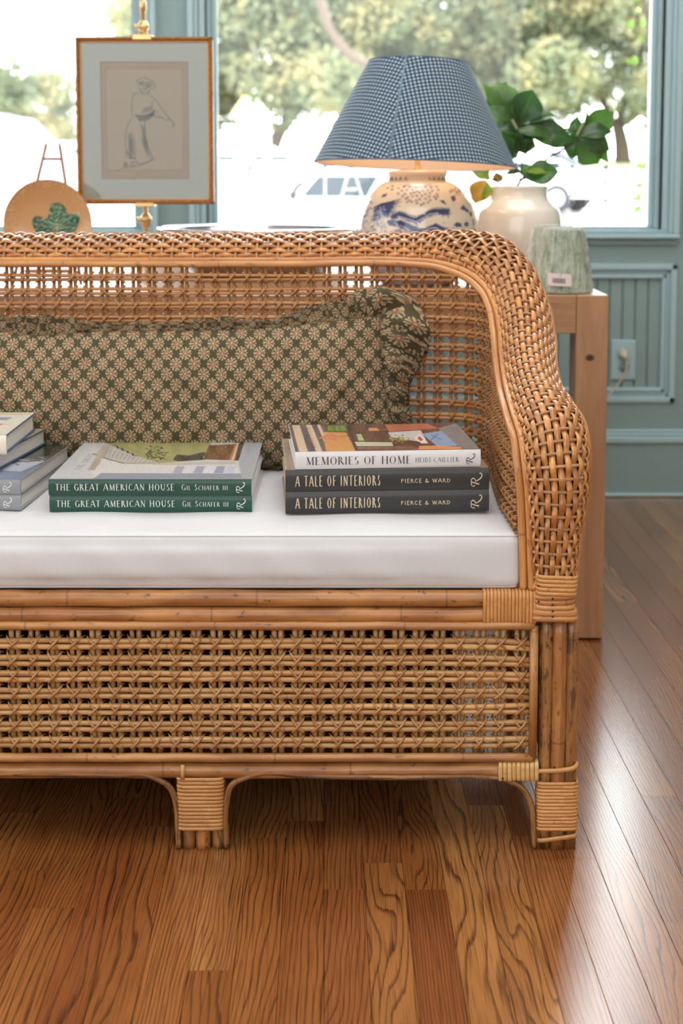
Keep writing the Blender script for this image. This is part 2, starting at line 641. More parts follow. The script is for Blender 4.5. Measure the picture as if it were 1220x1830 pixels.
# ------------------------------------------------------------------ materials
def teal_paint(name, c=srgb(134, 163, 165), rough=.42):
    t = NT(name)
    nz = t.noise(t.coord('Object'), 9, 3)
    t.set(Base_Color=t.mix(nz, c, tuple(x * .93 for x in c[:3]) + (1,)), Roughness=rough)
    t.bump(t.noise(t.coord('Object'), 240, 2), .08, .0005)
    return t.m


def oak_floor(name):
    t = NT(name)
    o = t.sep(t.coord('Object'))
    r = t.rnd()
    x = t.f('ADD', o[0], t.f('MULTIPLY', r, 53.0))
    y = t.f('ADD', o[1], t.f('MULTIPLY', r, 91.0))
    rw = t.f('FRACT', t.f('MULTIPLY', r, 7.31))
    wob = t.noise(t.vec(t.f('MULTIPLY', x, 9.0), t.f('MULTIPLY', y, 1.7), r), 1.0, 2, .5)
    fine = t.noise(t.vec(t.f('MULTIPLY', x, 70.0), t.f('MULTIPLY', y, 7.0), r), 1.0, 3, .5)
    field = t.f('ADD', t.f('MULTIPLY', wob, t.f('ADD', 5.0, t.f('MULTIPLY', rw, 15.0))),
                t.f('ADD', t.f('MULTIPLY', x, t.f('ADD', 40.0, t.f('MULTIPLY', t.f('FRACT', t.f('MULTIPLY', r, 17.7)), 190.0))), t.f('MULTIPLY', fine, 1.0)))
    fr = t.f('FRACT', field)
    ring = t.f('MULTIPLY', t.ss(fr, .60, .90), t.f('SUBTRACT', 1.0, t.ss(fr, .90, 1.0)))
    pores = t.noise(t.vec(t.f('MULTIPLY', x, 760.0), t.f('MULTIPLY', y, 9.0), r), 1.0, 2, .5)
    pm = t.ss(pores, .50, .66)
    ringp = t.f('MULTIPLY', ring, t.f('ADD', .72, t.f('MULTIPLY', pm, .35)), clamp=True)
    base = t.ramp(r, [(0.0, srgb(150, 92, 46)), (.35, srgb(166, 106, 56)), (.6, srgb(140, 80, 42)), (.85, srgb(190, 132, 74)), (1.0, srgb(130, 70, 36))])
    tone = t.noise(t.vec(t.f('MULTIPLY', x, 12.0), t.f('MULTIPLY', y, 2.0), r), 1.0, 3, .5)
    base = t.mix(t.f('MULTIPLY', t.ss(tone, .35, .7), .45), base, srgb(120, 64, 28))
    base = t.mix(t.f('MULTIPLY', pm, .62), base, srgb(84, 44, 22))
    col = t.mix(ringp, base, srgb(70, 38, 20))
    t.set(Base_Color=col, Roughness=t.f('ADD', .20, t.f('MULTIPLY', fine, .10)), Coat_Weight=1.0, Coat_Roughness=.2, Coat_IOR=1.56, Specular_IOR_Level=.2)
    t.bump(t.f('SUBTRACT', 1.0, ringp), .12, .0005)
    return t.m


def board_wood(name, a, b, sx=14.0, sy=14.0, sz=1.2, rough=.5, knot=None, coat=0.0):
    t = NT(name)
    o = t.sep(t.coord('Object'))
    v = t.vec(t.f('MULTIPLY', o[0], sx), t.f('MULTIPLY', o[1], sy), t.f('MULTIPLY', o[2], sz))
    n1 = t.noise(v, 1.0, 4, .6, .6)
    n2 = t.noise(v, 7.0, 3, .6)
    c = t.mix(t.ss(n1, .3, .7), a, b)
    c = t.mix(t.f('MULTIPLY', t.ss(n2, .5, .75), .35), c, tuple(x * .6 for x in b[:3]) + (1,))
    if knot:
        for kx, kz, rr in knot:
            d = t.f('POWER', t.f('ADD', t.f('POWER', t.f('DIVIDE', t.f('SUBTRACT', o[0], kx), rr), 2.0), t.f('POWER', t.f('DIVIDE', t.f('SUBTRACT', o[2], kz), rr * .8), 2.0)), .5)
            dd = t.f('ADD', d, t.f('MULTIPLY', t.f('SUBTRACT', n2, .5), .8))
            c = t.mix(t.f('SUBTRACT', 1.0, t.ss(dd, .5, 1.25)), c, srgb(52, 34, 26))
    t.set(Base_Color=c, Roughness=rough, Coat_Weight=coat, Coat_Roughness=.2)
    t.bump(n2, .15, .0006)
    return t.m


M = {}
M['teal'] = teal_paint('teal_wall_paint', srgb(140, 165, 167))
M['teal_trim'] = teal_paint('teal_trim_gloss', srgb(172, 201, 208), .3)
M['floor'] = oak_floor('stained_oak')
M['ceiling'] = plain('ceiling_paint', srgb(232, 230, 224), .8)
M['shopwall'] = plain('pale_shop_wall', srgb(205, 208, 200), .8)
M['table'] = board_wood('table_oak', srgb(190, 146, 108), srgb(166, 120, 84), 26, 10, 1.6, .42, knot=[(0.562, 0.150, .012), (.513, .60, .010)], coat=.25)
M['apron'] = board_wood('apron_oak', srgb(188, 144, 104), srgb(160, 116, 80), 1.6, 10, 26, .42, coat=.15)
M['cane'] = rattan('cane_rod', srgb(208, 164, 106), srgb(184, 132, 76), srgb(116, 74, 40), .30)
M['cane_warm'] = rattan('warm_cane_rod', srgb(194, 136, 80), srgb(160, 100, 54), srgb(104, 62, 36), .25)
M['pole'] = rattan('rattan_pole', srgb(204, 144, 84), srgb(160, 100, 52), srgb(84, 50, 30), .75, su=2.6, sv=5, patch=.16)
M['pole_pale'] = rattan('pale_rattan_pole', srgb(206, 150, 90), srgb(172, 112, 60), srgb(104, 64, 36), .55, su=2.2, sv=6)
M['pole_dark'] = rattan('weathered_rattan_pole', srgb(184, 132, 76), srgb(140, 92, 52), srgb(70, 46, 32), .85, su=3, sv=14, patch=.75)
M['weave'] = rattan('woven_rattan', srgb(212, 150, 84), srgb(176, 110, 56), srgb(120, 70, 38), .22, rough=.28, su=1.2, sv=16, coat=.6, bv=34.0)
M['stake'] = rattan('stake_rattan', srgb(196, 150, 104), srgb(166, 118, 76), srgb(110, 74, 46), .2, rough=.3, coat=.5)
M['lash'] = rattan('cane_lashing', srgb(208, 158, 102), srgb(182, 124, 72), srgb(124, 78, 44), .15, rough=.35)
M['wrap'] = rattan('wrapping_cane', srgb(224, 166, 104), srgb(206, 142, 80), srgb(150, 92, 46), .22, rough=.36, su=1.2, sv=12)
M['wrap_pale'] = rattan('pale_wrapping_cane', srgb(232, 196, 136), srgb(214, 170, 106), srgb(168, 120, 66), .15, rough=.36)

K = 0.6577

# ------------------------------------------------------------------ the room
YW = 4.395
RX0, RX1, RY0, RZ1 = -3.0, 2.2, -1.9, 2.95
WX0, WX1, WZ0, WZ1 = -0.376, 0.934, 0.824, 2.35        # glass of the right window
VX0, VX1 = -1.95, -0.632                               # glass of the left window
TR = 0.082                                            # width of the window casing
WT = 0.14

floor_g = Geo()
box(floor_g, RX0, RX1, RY0, YW + WT, -0.06, -0.012)
floor_o = struct(floor_g.build('floor', plain('subfloor', srgb(58, 36, 22), .8), smooth=False))

# strip-oak planks: boundaries 55.6 mm apart, slightly turned against the window wall
PW, SK = 0.0556, -0.012
cuts_given = {0: [1.905], 2: [1.905], -8: [1.96], -3: [1.70], -5: [2.10, 2.78]}
pl_rng = random.Random(11)
far = Geo()
nplank = 0
for k in range(-11, 30):
    ys = list(cuts_given.get(k, []))
    if not ys:
        ys = [pl_rng.uniform(1.3, 2.2)]
    y = max(ys)
    while y < YW:
        y += pl_rng.uniform(.55, 1.25)
        ys.append(min(y, YW + .02))
    y = min(ys)
    while y > 1.2:
        y -= pl_rng.uniform(.5, 1.1)
        ys.insert(0, y)
    ys = sorted(ys)
    x0, x1 = -.024 + (k - 0) * PW, -.024 + (k + 1) * PW
    for a, b in zip(ys[:-1], ys[1:]):
        sk0, sk1 = SK * (a - 1.905), SK * (b - 1.905)
        e = .00018
        V = []
        for zz, ee in ((-.012, 0), (-.0007, 0), (0, .0004)):
            V += [(x0 + e + sk0 + ee, a + e, zz), (x1 - e + sk0 - ee, a + e, zz), (x1 - e + sk1 - ee, b - e, zz), (x0 + e + sk1 + ee, b - e, zz)]
        Q = [[8, 9, 10, 11]]
        for L in (0, 4):
            for q in range(4):
                Q.append([L + q, L + (q + 1) % 4, L + 4 + (q + 1) % 4, L + 4 + q])
        V = np.array(V)
        vis = (x1 > -.0 - .26 * b - .03) and (x0 < .26 * b + .03) and b > 1.3
        if vis and nplank < 295:
            c = np.array([(x0 + x1) / 2, a, 0])
            pg = Geo().add(V - c, Q)
            o = pg.build('plank', M['floor'], floor_o, smooth=False, local=True)
            o.location = c
            nplank += 1
        else:
            far.add(V, Q)
# the rest of the boards, outside the picture
k = -64
for k in list(range(-54, -11)) + list(range(30, 40)):
    y = -1.9 + pl_rng.uniform(-.6, 0)
    x0, x1 = -.024 + k * PW, -.024 + (k + 1) * PW
    if x0 < RX0 or x1 > RX1:
        continue
    while y < YW:
        b = min(y + pl_rng.uniform(.6, 1.2), YW)
        box(far, x0 + .0005, x1 - .0005, max(y, RY0) + .0005, b - .0005, -.012, 0)
        y = b
for k in range(-11, 30):
    box(far, -.024 + k * PW + .0005, -.024 + (k + 1) * PW - .0005, RY0, .62, -.012, 0)
far.build('outer_planks', M['floor'], floor_o, smooth=False, kind='stuff')

g = Geo()
box(g, RX0, RX1, RY0, YW + WT, RZ1, RZ1 + .08)
struct(g.build('ceiling', M['ceiling'], smooth=False))
g = Geo()
box(g, RX0 - .1, RX0, RY0, YW + WT, 0, RZ1)
struct(g.build('wall_left', M['shopwall'], smooth=False))
g = Geo()
box(g, RX1, RX1 + .1, RY0, YW + WT, 0, RZ1)
struct(g.build('wall_right', M['shopwall'], smooth=False))
g = Geo()
box(g, RX0, RX1, RY0 - .1, RY0, 0, RZ1)
struct(g.build('wall_front', M['shopwall'], smooth=False))

# window wall with two openings and recessed beadboard panels below them
OX0, OX1, OZ0 = WX0 - TR, WX1 + TR, .806               # outer edges of the casing
VOX0, VOX1 = VX0 - TR, VX1 + TR
PZ0, PZ1 = .287, .712                                 # moulded panels
PANELS = [(-.32, 1.016), (-1.95, -.42)]
wall_g = Geo()
xs = sorted([RX0, RX1, VX0 - .03, VX1 + .03, WX0 - .03, WX1 + .03, PANELS[0][0], PANELS[0][1], PANELS[1][0], PANELS[1][1]])
zs = [0, PZ0, PZ1, WZ0 - .02, WZ1 + .03, RZ1]
for x0, x1 in zip(xs[:-1], xs[1:]):
    for z0, z1 in zip(zs[:-1], zs[1:]):
        xm, zm = (x0 + x1) / 2, (z0 + z1) / 2
        if WZ0 - .02 < zm < WZ1 + .03 and (WX0 - .03 < xm < WX1 + .03 or VX0 - .03 < xm < VX1 + .03):
            continue
        rec = .022 if PZ0 < zm < PZ1 and any(a < xm < b for a, b in PANELS) else 0
        box(wall_g, x0, x1, YW + rec, YW + WT, z0, z1)
wall_o = struct(wall_g.build('wall_back', M['teal'], smooth=False))
for pi, (a, b) in enumerate(PANELS):
    n = int(round((b - a - .09) / .0385))
    w = (b - a - .09) / n
    for i in range(n):
        bg = Geo()
        x0 = a + .045 + i * w
        box(bg, x0 + .0012, x0 + w - .0012, YW + .012, YW + .022, PZ0 + .04, PZ1 - .04, .003)
        bg.build('bead_board', M['teal'], wall_o, smooth=False)
    # picture-frame moulding in three steps
    for (i0, i1, y0, y1) in ((0, .020, YW - .008, YW + .022), (.020, .032, YW + .002, YW + .022), (.032, .046, YW - .002, YW + .022)):
        mg = Geo()
        for (xa, xb, za, zb) in ((a + i0, a + i1, PZ0 + i0, PZ1 - i0), (b - i1, b - i0, PZ0 + i0, PZ1 - i0), (a + i0, b - i0, PZ0 + i0, PZ0 + i1), (a + i0, b - i0, PZ1 - i1, PZ1 - i0)):
            box(mg, xa, xb, y0, y1, za, zb, .004)
        mg.build('panel_moulding', M['teal_trim'], wall_o, smooth=False)

bg = Geo()
box(bg, RX0, RX1, YW - .018, YW, 0, .165, .002)
struct(bg.build('baseboard_back', M['teal'], smooth=False))
cg = Geo()
for z0, z1, d in ((.165, .186, .026), (.186, .196, .018), (.196, .206, .012)):
    box(cg, RX0, RX1, YW - d, YW, z0, z1, .004)
struct(cg.build('trim_1', M['teal_trim'], smooth=False))
sg = Geo()
box(sg, RX0, RX1, YW - .03, YW - .018, 0, .012, .004)
struct(sg.build('trim_2', M['teal_trim'], smooth=False))

glass = NT('window_glass')
mxs = glass.n('ShaderNodeMixShader')
tr = glass.n('ShaderNodeBsdfTransparent')
tr.inputs[0].default_value = (.97, .985, .98, 1)
gl = glass.n('ShaderNodeBsdfGlossy')
gl.inputs['Roughness'].default_value = .02
fr = glass.n('ShaderNodeFresnel')
fr.inputs[0].default_value = 1.45
glass.t.links.new(fr.outputs[0], mxs.inputs[0])
glass.t.links.new(tr.outputs[0], mxs.inputs[1])
glass.t.links.new(gl.outputs[0], mxs.inputs[2])
glass.t.links.new(mxs.outputs[0], glass.t.nodes['Material Output'].inputs[0])
M['glass'] = glass.m


def window(idx, x0, x1, z0, z1):
    """stepped casing round the pane: (inset from glass, outset, front, back)"""
    steps = [(0.0, .016, YW + .055, YW + .09), (.016, .030, YW + .030, YW + .09), (.030, .050, YW - .004, YW + .06), (.050, .062, YW - .018, YW + .02), (.062, TR, YW - .024, YW + .01)]
    root = None
    for a, b, y0, y1 in steps:
        g = Geo()
        box(g, x0 - b, x0 - a, y0, y1, z0 - a * .36, z1 + b, .003)
        box(g, x1 + a, x1 + b, y0, y1, z0 - a * .36, z1 + b, .003)
        box(g, x0 - b, x1 + b, y0, y1, z1 + a, z1 + b, .003)
        box(g, x0 - b, x1 + b, y0 - .002, y1, z0 - b * .36, z0 - a * .36, .003)
        o = g.build('window_%d' % idx if root is None else 'casing', M['teal_trim'], root, smooth=False)
        if root is None:
            root = struct(o)
    g = Geo()
    box(g, x0 - .004, x1 + .004, YW + .066, YW + .072, z0 - .004, z1 + .004)
    g.build('pane', M['glass'], root, smooth=False)
    g = Geo()
    box(g, x0 - TR, x1 + TR, YW - .034, YW + .01, z0 - .035, z0 - .026, .003)
    g.build('sill', M['teal_trim'], root, smooth=False)
    g = Geo()
    box(g, x0 - TR + .002, x1 + TR - .002, YW - .012, YW + .01, z0 - .056, z0 - .035, .003)
    g.build('apron', M['teal'], root, smooth=False)
    return root


win1 = window(1, VX0, VX1, WZ0, WZ1)
win2 = window(2, WX0, WX1, WZ0, WZ1)

# white vinyl lettering on the outside of the pane, read backwards from inside
vn = NT('frosted_vinyl')
tlv = vn.n('ShaderNodeBsdfTranslucent')
tlv.inputs[0].default_value = (.16, .165, .17, 1)
dfv = vn.n('ShaderNodeBsdfDiffuse')
dfv.inputs[0].default_value = (.60, .61, .62, 1)
adv = vn.n('ShaderNodeAddShader')
vn.t.links.new(tlv.outputs[0], adv.inputs[0])
vn.t.links.new(dfv.outputs[0], adv.inputs[1])
vn.t.links.new(adv.outputs[0], vn.t.nodes['Material Output'].inputs[0])
M['vinyl'] = vn.m


def window_letter(ch, px0, px1, mirror=True, ytop=296, ybot=362, thin=.09, thick=.11):
    Yg = YW + .0735
    a, b = P(px0, ybot, Yg), P(px1, ytop, Yg)
    w, h = b[0] - a[0], b[2] - a[2]
    pol, tw = glyphs(ch, thick * h / (w + 1e-6) * 1.0 if False else thick, thin, .07, 1.0, 0)
    ux = np.array([-1, 0, 0]) if mirror else np.array([1.0, 0, 0])
    org = np.array([b[0] if mirror else a[0], Yg, a[2]])
    return lay_text(pol, tw, org, ux, np.array([0, 0, 1.0]), w, h, (0, 0, 0))


lg = [window_letter(c, a, b) for c, a, b in (('N', 418, 452), ('O', 472, 520), ('I', 538, 548), ('T', 562, 598), ('A', 606, 650), ('T', 1000, 1042), ('R', 1048, 1090), ('A', 1094, 1128))]
for q in lg:
    q.build('window_lettering', M['vinyl'], win2, smooth=False)
g = Geo()
Yg = YW + .0735
# letters in the left window: an arch-shaped n and a neighbour mostly behind the plate
c = P(40, 330, Yg)
ribbon(g, [(0, 0), (0, .052)], [.010, .010], P(28, 342, Yg), (1, 0, 0), (0, 0, 1), 1.0)
ribbon(g, [(0, .034), (.012, .050), (.030, .040), (.032, 0)], [.007, .010, .011, .010], P(28, 342, Yg), (1, 0, 0), (0, 0, 1), 1.0)
g.build('window_lettering', M['vinyl'], win1, smooth=False)

# outlet with plug and cord
ox0, oz0 = P(1092, 679, YW)[0], P(1092, 679, YW)[2]
ox1, oz1 = P(1137, 608, YW)[0], P(1137, 608, YW)[2]
outlet = thing('wall_outlet', ((ox0 + ox1) / 2, YW, oz0), 'teal painted outlet plate on the beadboard panel beside the wooden table', 'outlet')
g = Geo()
box(g, ox0, ox1, YW + .003, YW + .013, oz0, oz1, .003)
g.build('cover_plate', M['teal_trim'], outlet, smooth=False)
g = Geo()
cxo, czo = (ox0 + ox1) / 2, (oz0 + oz1) / 2
for dz in (-.021, .021):
    tube(g, [(cxo, YW + .004, czo + dz), (cxo, YW + .001, czo + dz)], .016, 20)
g.build('socket', M['teal'], outlet)
M['cord'] = plain('pale_cord', srgb(196, 192, 176), .5)
pr = thing('plug_cord', (cxo, YW - .03, czo), 'pale round plug with thin cord hanging from the teal wall outlet', 'power cord')
g = Geo()
tube(g, [(cxo - .003, YW + .000, czo + .02), (cxo - .003, YW - .012, czo + .02), (cxo - .002, YW - .026, czo + .016), (cxo + .002, YW - .032, czo + .004)], [.017, .016, .011, .006], 16)
g.build('plug', M['cord'], pr)
g = Geo()
tube(g, smooth_path([(cxo + .002, YW - .032, czo + .006), (cxo + .002, YW - .034, czo - .02), (cxo - .016, YW - .03, czo - .06), (cxo - .05, YW - .03, czo - .11), (cxo - .08, YW - .04, czo - .24), (cxo - .10, YW - .06, .012), (cxo - .3, YW - .12, .006)], .01), .003, 6)
g.build('cord', M['cord'], pr)

# ------------------------------------------------------------------ the settee
YF = 2.032
XC = -0.455                                            # middle of the settee; its left half mirrors the right
mir = lambda p: np.array([2 * XC - p[0]] + list(p[1:]))
settee = thing('rattan_settee', (XC, YF + .3, 0), 'woven rattan settee with wrapped cane legs and an open lattice apron', 'settee')
MW = Matrix.Identity(4)

Akeys = [(949, 1052, 3.09), (946, 950, 3.09), (943, 880, 3.09), (938, 830, 3.095), (932, 785, 3.13), (917, 735, 3.24), (905, 690, 3.38), (898, 640, 3.52), (893, 590, 3.64),
         (884, 548, 3.72), (865, 513, 3.79), (835, 489, 3.83), (795, 475, 3.85), (720, 468, 3.86)]
Bkeys = [(1023, 1052, 3.11), (1034, 950, 3.13), (1046, 880, 3.13), (1049, 820, 3.13), (1042, 765, 3.165), (1018, 722, 3.25), (998, 690, 3.38), (989, 645, 3.52), (987, 600, 3.66),
         (976, 545, 3.79), (950, 490, 3.90), (905, 449, 3.97), (850, 446, 4.02), (720, 458, 4.03)]
bul = [(.003, -.016, .0), (.003, -.029, .0), (.002, -.036, .002), (0, -.034, .008), (0, -.024, .020), (0, -.012, .024), (0, -.008, .027), (0, -.006, .029), (0, -.006, .031),
       (0, -.008, .033), (.004, -.008, .036), (.004, -.006, .040), (.002, -.002, .044), (0, .0, .044)]
rows = []
for a, b, c in zip(Akeys, Bkeys, bul):
    A, B = P(a[0], a[1], a[2] * K), P(b[0], b[1], b[2] * K)
    Mid = (A + B) / 2 + np.array(c)
    rows.append(np.concatenate([A, Mid, B]))
zA, zB = rows[-1][2], rows[-1][8]
for x in (-.1, XC):
    r = rows[-1].copy()
    dx = x - r[0]
    r[[0, 3, 6]] += dx
    rows.append(r)
half = rows[:-1]
full = list(half)
full.append(rows[-1])
for r in half[::-1]:
    q = r.copy()
    q[[0, 3, 6]] = 2 * XC - q[[0, 3, 6]]
    full.append(q)
full = np.array(full)
SP = smooth_path(full[:, [3, 4, 5, 0, 1, 2, 6, 7, 8]], .0046)     # evenly along the crown of the band
SP = SP[:, [3, 4, 5, 0, 1, 2, 6, 7, 8]]
SA, SM, SB = SP[:, :3], SP[:, 3:6], SP[:, 6:]
SC_ = (SA + SB) / 2
nS = len(SP)


def band(u):
    """row of the band surface at the crosswise position u (0 inner edge, 1 outer edge): points and normals"""
    c, s_ = math.cos(PI * u), math.sin(PI * u)
    a, m = SA - SC_, SM - SC_
    p = SC_ + a * c + m * s_
    n = a * c / (a * a).sum(1, keepdims=True) + m * s_ / (m * m).sum(1, keepdims=True)
    return p, unit(n)


NSTR = 15
STEP = 4                                               # path samples per stake
us = np.array([(j + .5) / NSTR for j in range(NSTR)])
us = us - .028 * np.sin(2 * PI * us)                   # a little closer at the edges
idx = np.arange(nS)
bandpart = Geo()
tube(bandpart, SB + unit(SB - SC_) * .002, .0052, 10)
band_o = bandpart.build('arm_band', M['pole_pale'], settee)
Pu, Nu = zip(*[band(u) for u in us])
for j in range(NSTR):
    p, n = Pu[j], Nu[j]
    q0 = Pu[max(0, j - 1)]
    q1 = Pu[min(NSTR - 1, j + 1)]
    wl = np.linalg.norm(q1 - q0, axis=1) / (2 if 0 < j < NSTR - 1 else 1)
    ph = np.cos(PI * (idx / STEP + j))
    h = np.sign(ph) * np.abs(ph) ** .75 * .0031
    g = Geo()
    wv = np.clip(wl * .49, .0021, .0052)
    tube(g, p + n * h[:, None], None, 6, flat=(wv, np.full(nS, .0015)), nrm=n)
    g.build('woven_strip', M['weave'], band_o)
# crosswise stakes
uu = np.linspace(0, 1, 13)
BU = [band(u)[0] for u in uu]
hid = Geo()
cnt = 0
for k in range(1, nS // STEP + 1):
    i = k * STEP
    if i >= nS:
        break
    pts = np.array([b[i] for b in BU])
    vis = pts[:, 0].max() > -.66
    g = Geo() if vis else hid
    tube(g, pts, .0025, 6)
    if vis:
        g.build('cross_stake', M['stake'], band_o)
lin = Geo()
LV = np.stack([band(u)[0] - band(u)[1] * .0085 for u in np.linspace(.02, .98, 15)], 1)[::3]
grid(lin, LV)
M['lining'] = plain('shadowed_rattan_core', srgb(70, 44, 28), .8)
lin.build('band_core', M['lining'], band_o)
hid.build('hidden_stakes', M['stake'], band_o, kind='stuff')

# inner edge: two parallel poles; they carry the open-weave back
back = Geo()
inA = unit(SA - SC_)
dirM = unit(SM - SC_)
# the second pole lies below / inside the first
tang = unit(np.gradient(SA, axis=0))
plan_n = unit(np.stack([-tang[:, 1], tang[:, 0], np.zeros(nS)], 1) + 1e-6)
t0 = Geo()
tube(t0, SA + inA * .001 + dirM * .0035, .0052, 10)
off = unit(inA * 1.0 - dirM * .25)
back_o = t0.build('back_panel', M['pole_pale'], settee)
t1 = Geo()
tube(t1, SA + off * .0112, .0058, 10)
t1.build('edge_pole', M['pole_pale'], back_o)

# open weave of back and arms: follows the plan of the inner edge
pl = SA + off * .008
L = np.concatenate([[0], np.cumsum(np.linalg.norm(np.diff(pl[:, :2], axis=0), axis=1))])
Ltot = L[-1]
seat_z = .34
tp = unit(np.gradient(pl[:, :2], axis=0))
outn = np.stack([tp[:, 1], -tp[:, 0]], 1)              # points away from the seat
ctr = np.array([XC, YF + .2])
if np.dot(outn[nS // 4], pl[nS // 4, :2] - ctr) < 0:
    outn = -outn


def at_len(s):
    x = np.interp(s, L, pl[:, 0])
    y = np.interp(s, L, pl[:, 1])
    z = np.interp(s, L, pl[:, 2])
    nx = np.interp(s, L, outn[:, 0])
    ny = np.interp(s, L, outn[:, 1])
    nn = unit(np.stack([nx, ny], -1))
    return np.stack([x, y], -1), z, nn


RR = .0031
PV = .0277
nv = int((Ltot - .03) / PV)
s0 = (Ltot - nv * PV) / 2
zrow = [zA - .0265 - .0243 * i for i in range(20)]
hidv = Geo()
svs = [s0 + i * PV for i in range(nv + 1)]
wr = random.Random(3)
for s_ in svs:
    for d in (-.0042, .0042):
        xy, z, nn = at_len(s_ + d + wr.uniform(-.0007, .0007))
        base = xy + nn * .0036
        n = 7
        zz = np.linspace(seat_z, z, n)
        pts = np.column_stack([np.tile(base, (n, 1)), zz])
        pts[:, :2] += np.array([[wr.uniform(-.0006, .0006), 0] for _ in range(n)])
        vis = base[0] > -.66
        g = Geo() if vis else hidv
        tube(g, pts, RR * wr.uniform(.92, 1.08), 7)
        if vis:
            g.build('upright_cane', M['cane_warm'], back_o)
hidv.build('hidden_canes', M['cane_warm'], back_o, kind='stuff')
sfine = np.arange(.014, Ltot - .014, .008)
lash = Geo()
for zk in zrow:
    xy, z, nn = at_len(sfine)
    ok = z > zk + .006
    if not ok.any():
        continue
    i0, i1 = np.where(ok)[0][[0, -1]]
    for d in (-.0036, .0036):
        zz = zk + d + .0006 * np.sin(sfine[i0:i1 + 1] * 17 + zk * 90 + d * 300)
        pts = np.column_stack([xy[i0:i1 + 1] - nn[i0:i1 + 1] * .0034, zz])
        g = Geo()
        tube(g, pts, RR, 7)
        g.build('cross_cane', M['cane_warm'], back_o)
    for s_ in svs:
        xyc, zc, nc = at_len(s_)
        if zc < zk + .01:
            continue
        tc = np.array([nc[1], -nc[0]])
        for sg in (-1, 1):
            w, h = .0085 + wr.uniform(-.001, .001), .0090
            rr = []
            for (a, b, c) in ((-1, -1.0, .004), (-.75, -.85, -.0050), (0, 0, -.0090 - .0005 * sg), (.75, .85, -.0050), (1, 1.0, .004)):
                q = xyc + tc * (w * a * sg) + nc * c
                rr.append([q[0], q[1], zk + h * b])
            tube(lash, rr, None, 4, cap=False, flat=(.0019, .0008), nrm=np.array([-nc[0], -nc[1], 0.0]))
lash.build('cane_lashing', M['lash'], back_o, kind='stuff')


# ---- lower frame
def FP(px, py, Y=YF):
    return P(px, py, Y)


XL, XR = 2 * XC - .335, .335


def hpole(name, y, r, mat, x0, x1, Y=YF, parent=settee, wob=.0006, k=12):
    z = FP(500, y, Y)[2]
    n = 40
    x = np.linspace(x0, x1, n)
    pts = np.column_stack([x, np.full(n, Y), z + np.array([wr.uniform(-wob, wob) for _ in range(n)])])
    rr = np.array([r * wr.uniform(.97, 1.03) for _ in range(n)])
    g = Geo()
    tube(g, pts, rr, k)
    return g.build(name, mat, parent), z


xlpost = lambda px: FP(px, 1250)[0]
hpole('seat_rail', 1068.5, .0122, M['pole'], 2 * XC - .273, .273)
hpole('seat_rail', 1097.5, .0118, M['pole'], 2 * XC - .273, .273)
hpole('bottom_rail', 1375.5, .0122, M['pole'], 2 * XC - .273, .273)
# front lattice in its moulding
XM = FP(951, 1250)[0]
fr = Geo()
z1, z0 = FP(500, 1117, YF - .006)[2], FP(500, 1352, YF - .006)[2]
n = 60
xx = np.linspace(2 * XC - XM, XM, n)
tube(fr, np.column_stack([xx, np.full(n, YF - .009), z1 + np.array([wr.uniform(-.0005, .0005) for _ in xx])]), .0066, 10)
tube(fr, np.column_stack([xx, np.full(n, YF - .009), z0 + np.array([wr.uniform(-.0005, .0005) for _ in xx])]), .0066, 10)
for xe in (XM, 2 * XC - XM):
    tube(fr, [(xe, YF - .009, z0), (xe, YF - .010, (z0 + z1) / 2), (xe, YF - .009, z1)], .0062, 10)
front_o = fr.build('front_panel', M['pole_pale'], settee)
FR = .0041
rowsy = [1148.5, 1179, 1207, 1237, 1266, 1296, 1325]
hx = []
pv = .0291
xcol = [XM - .018 - i * pv for i in range(int((2 * (XM - XC) - .02) / pv) + 1)]
hidf = Geo()
for x in xcol:
    for d in (-.0047, .0047):
        xx_ = x + d + wr.uniform(-.0009, .0009)
        vis = xx_ > -.56
        g = Geo() if vis else hidf
        zz = np.linspace(z0, z1, 9)
        tube(g, np.column_stack([xx_ + np.array([wr.uniform(-.0006, .0006) for _ in zz]), np.full(9, YF + .0045) + np.array([wr.uniform(-.0005, .0005) for _ in zz]), zz]), FR * wr.uniform(.9, 1.1), 8)
        if vis:
            g.build('upright_cane', M['cane'], front_o)
hidf.build('hidden_canes', M['cane'], front_o, kind='stuff')
lash = Geo()
for ri, ry in enumerate(rowsy):
    zk = FP(500, ry)[2]
    for d in (-.0042, .0042):
        xx_ = np.linspace(2 * XC - XM, XM, 70)
        e = np.clip((xx_ - XM + .07) / .07, 0, 1) ** 2 * .006 * (1 - ri / 6.5) * -1 + np.clip((xx_ - XM + .07) / .07, 0, 1) ** 2 * .005 * (ri > 3)
        g = Geo()
        tube(g, np.column_stack([xx_, np.full(70, YF - .0036), zk + d + .0007 * np.sin(xx_ * 31 + ri + d * 500) + e * .7]), FR * wr.uniform(.95, 1.08), 8)
        g.build('cross_cane', M['cane'], front_o)
    for ci, x in enumerate(xcol):
        high = .0022 if ri in (1, 3, 5) else 0
        for sg in (-1, 1):
            w, h = .0088 + wr.uniform(-.0012, .0012), .0100 + wr.uniform(-.001, .001)
            jx = wr.uniform(-.0012, .0012)
            rr = [[x + jx - w * sg * .9, YF + .005, zk - h * 1.02], [x + jx - w * .85 * sg, YF - .0060, zk - h * .86], [x + jx, YF - .0095 - .0006 * sg, zk + wr.uniform(-.001, .001)],
                  [x + jx + w * .85 * sg, YF - .0066, zk + h * .82], [x + jx + w * 1.15 * sg, YF + .001, zk + h * .98 + high], [x + jx + w * 1.3 * sg, YF + .008, zk + h * .8]]
            tube(lash, smooth_path(rr, .0042), None, 5, cap=False, flat=(.0019, .0008), nrm=np.array([0, -1.0, .0]))
lash.build('cane_lashing', M['lash'], front_o, kind='stuff')


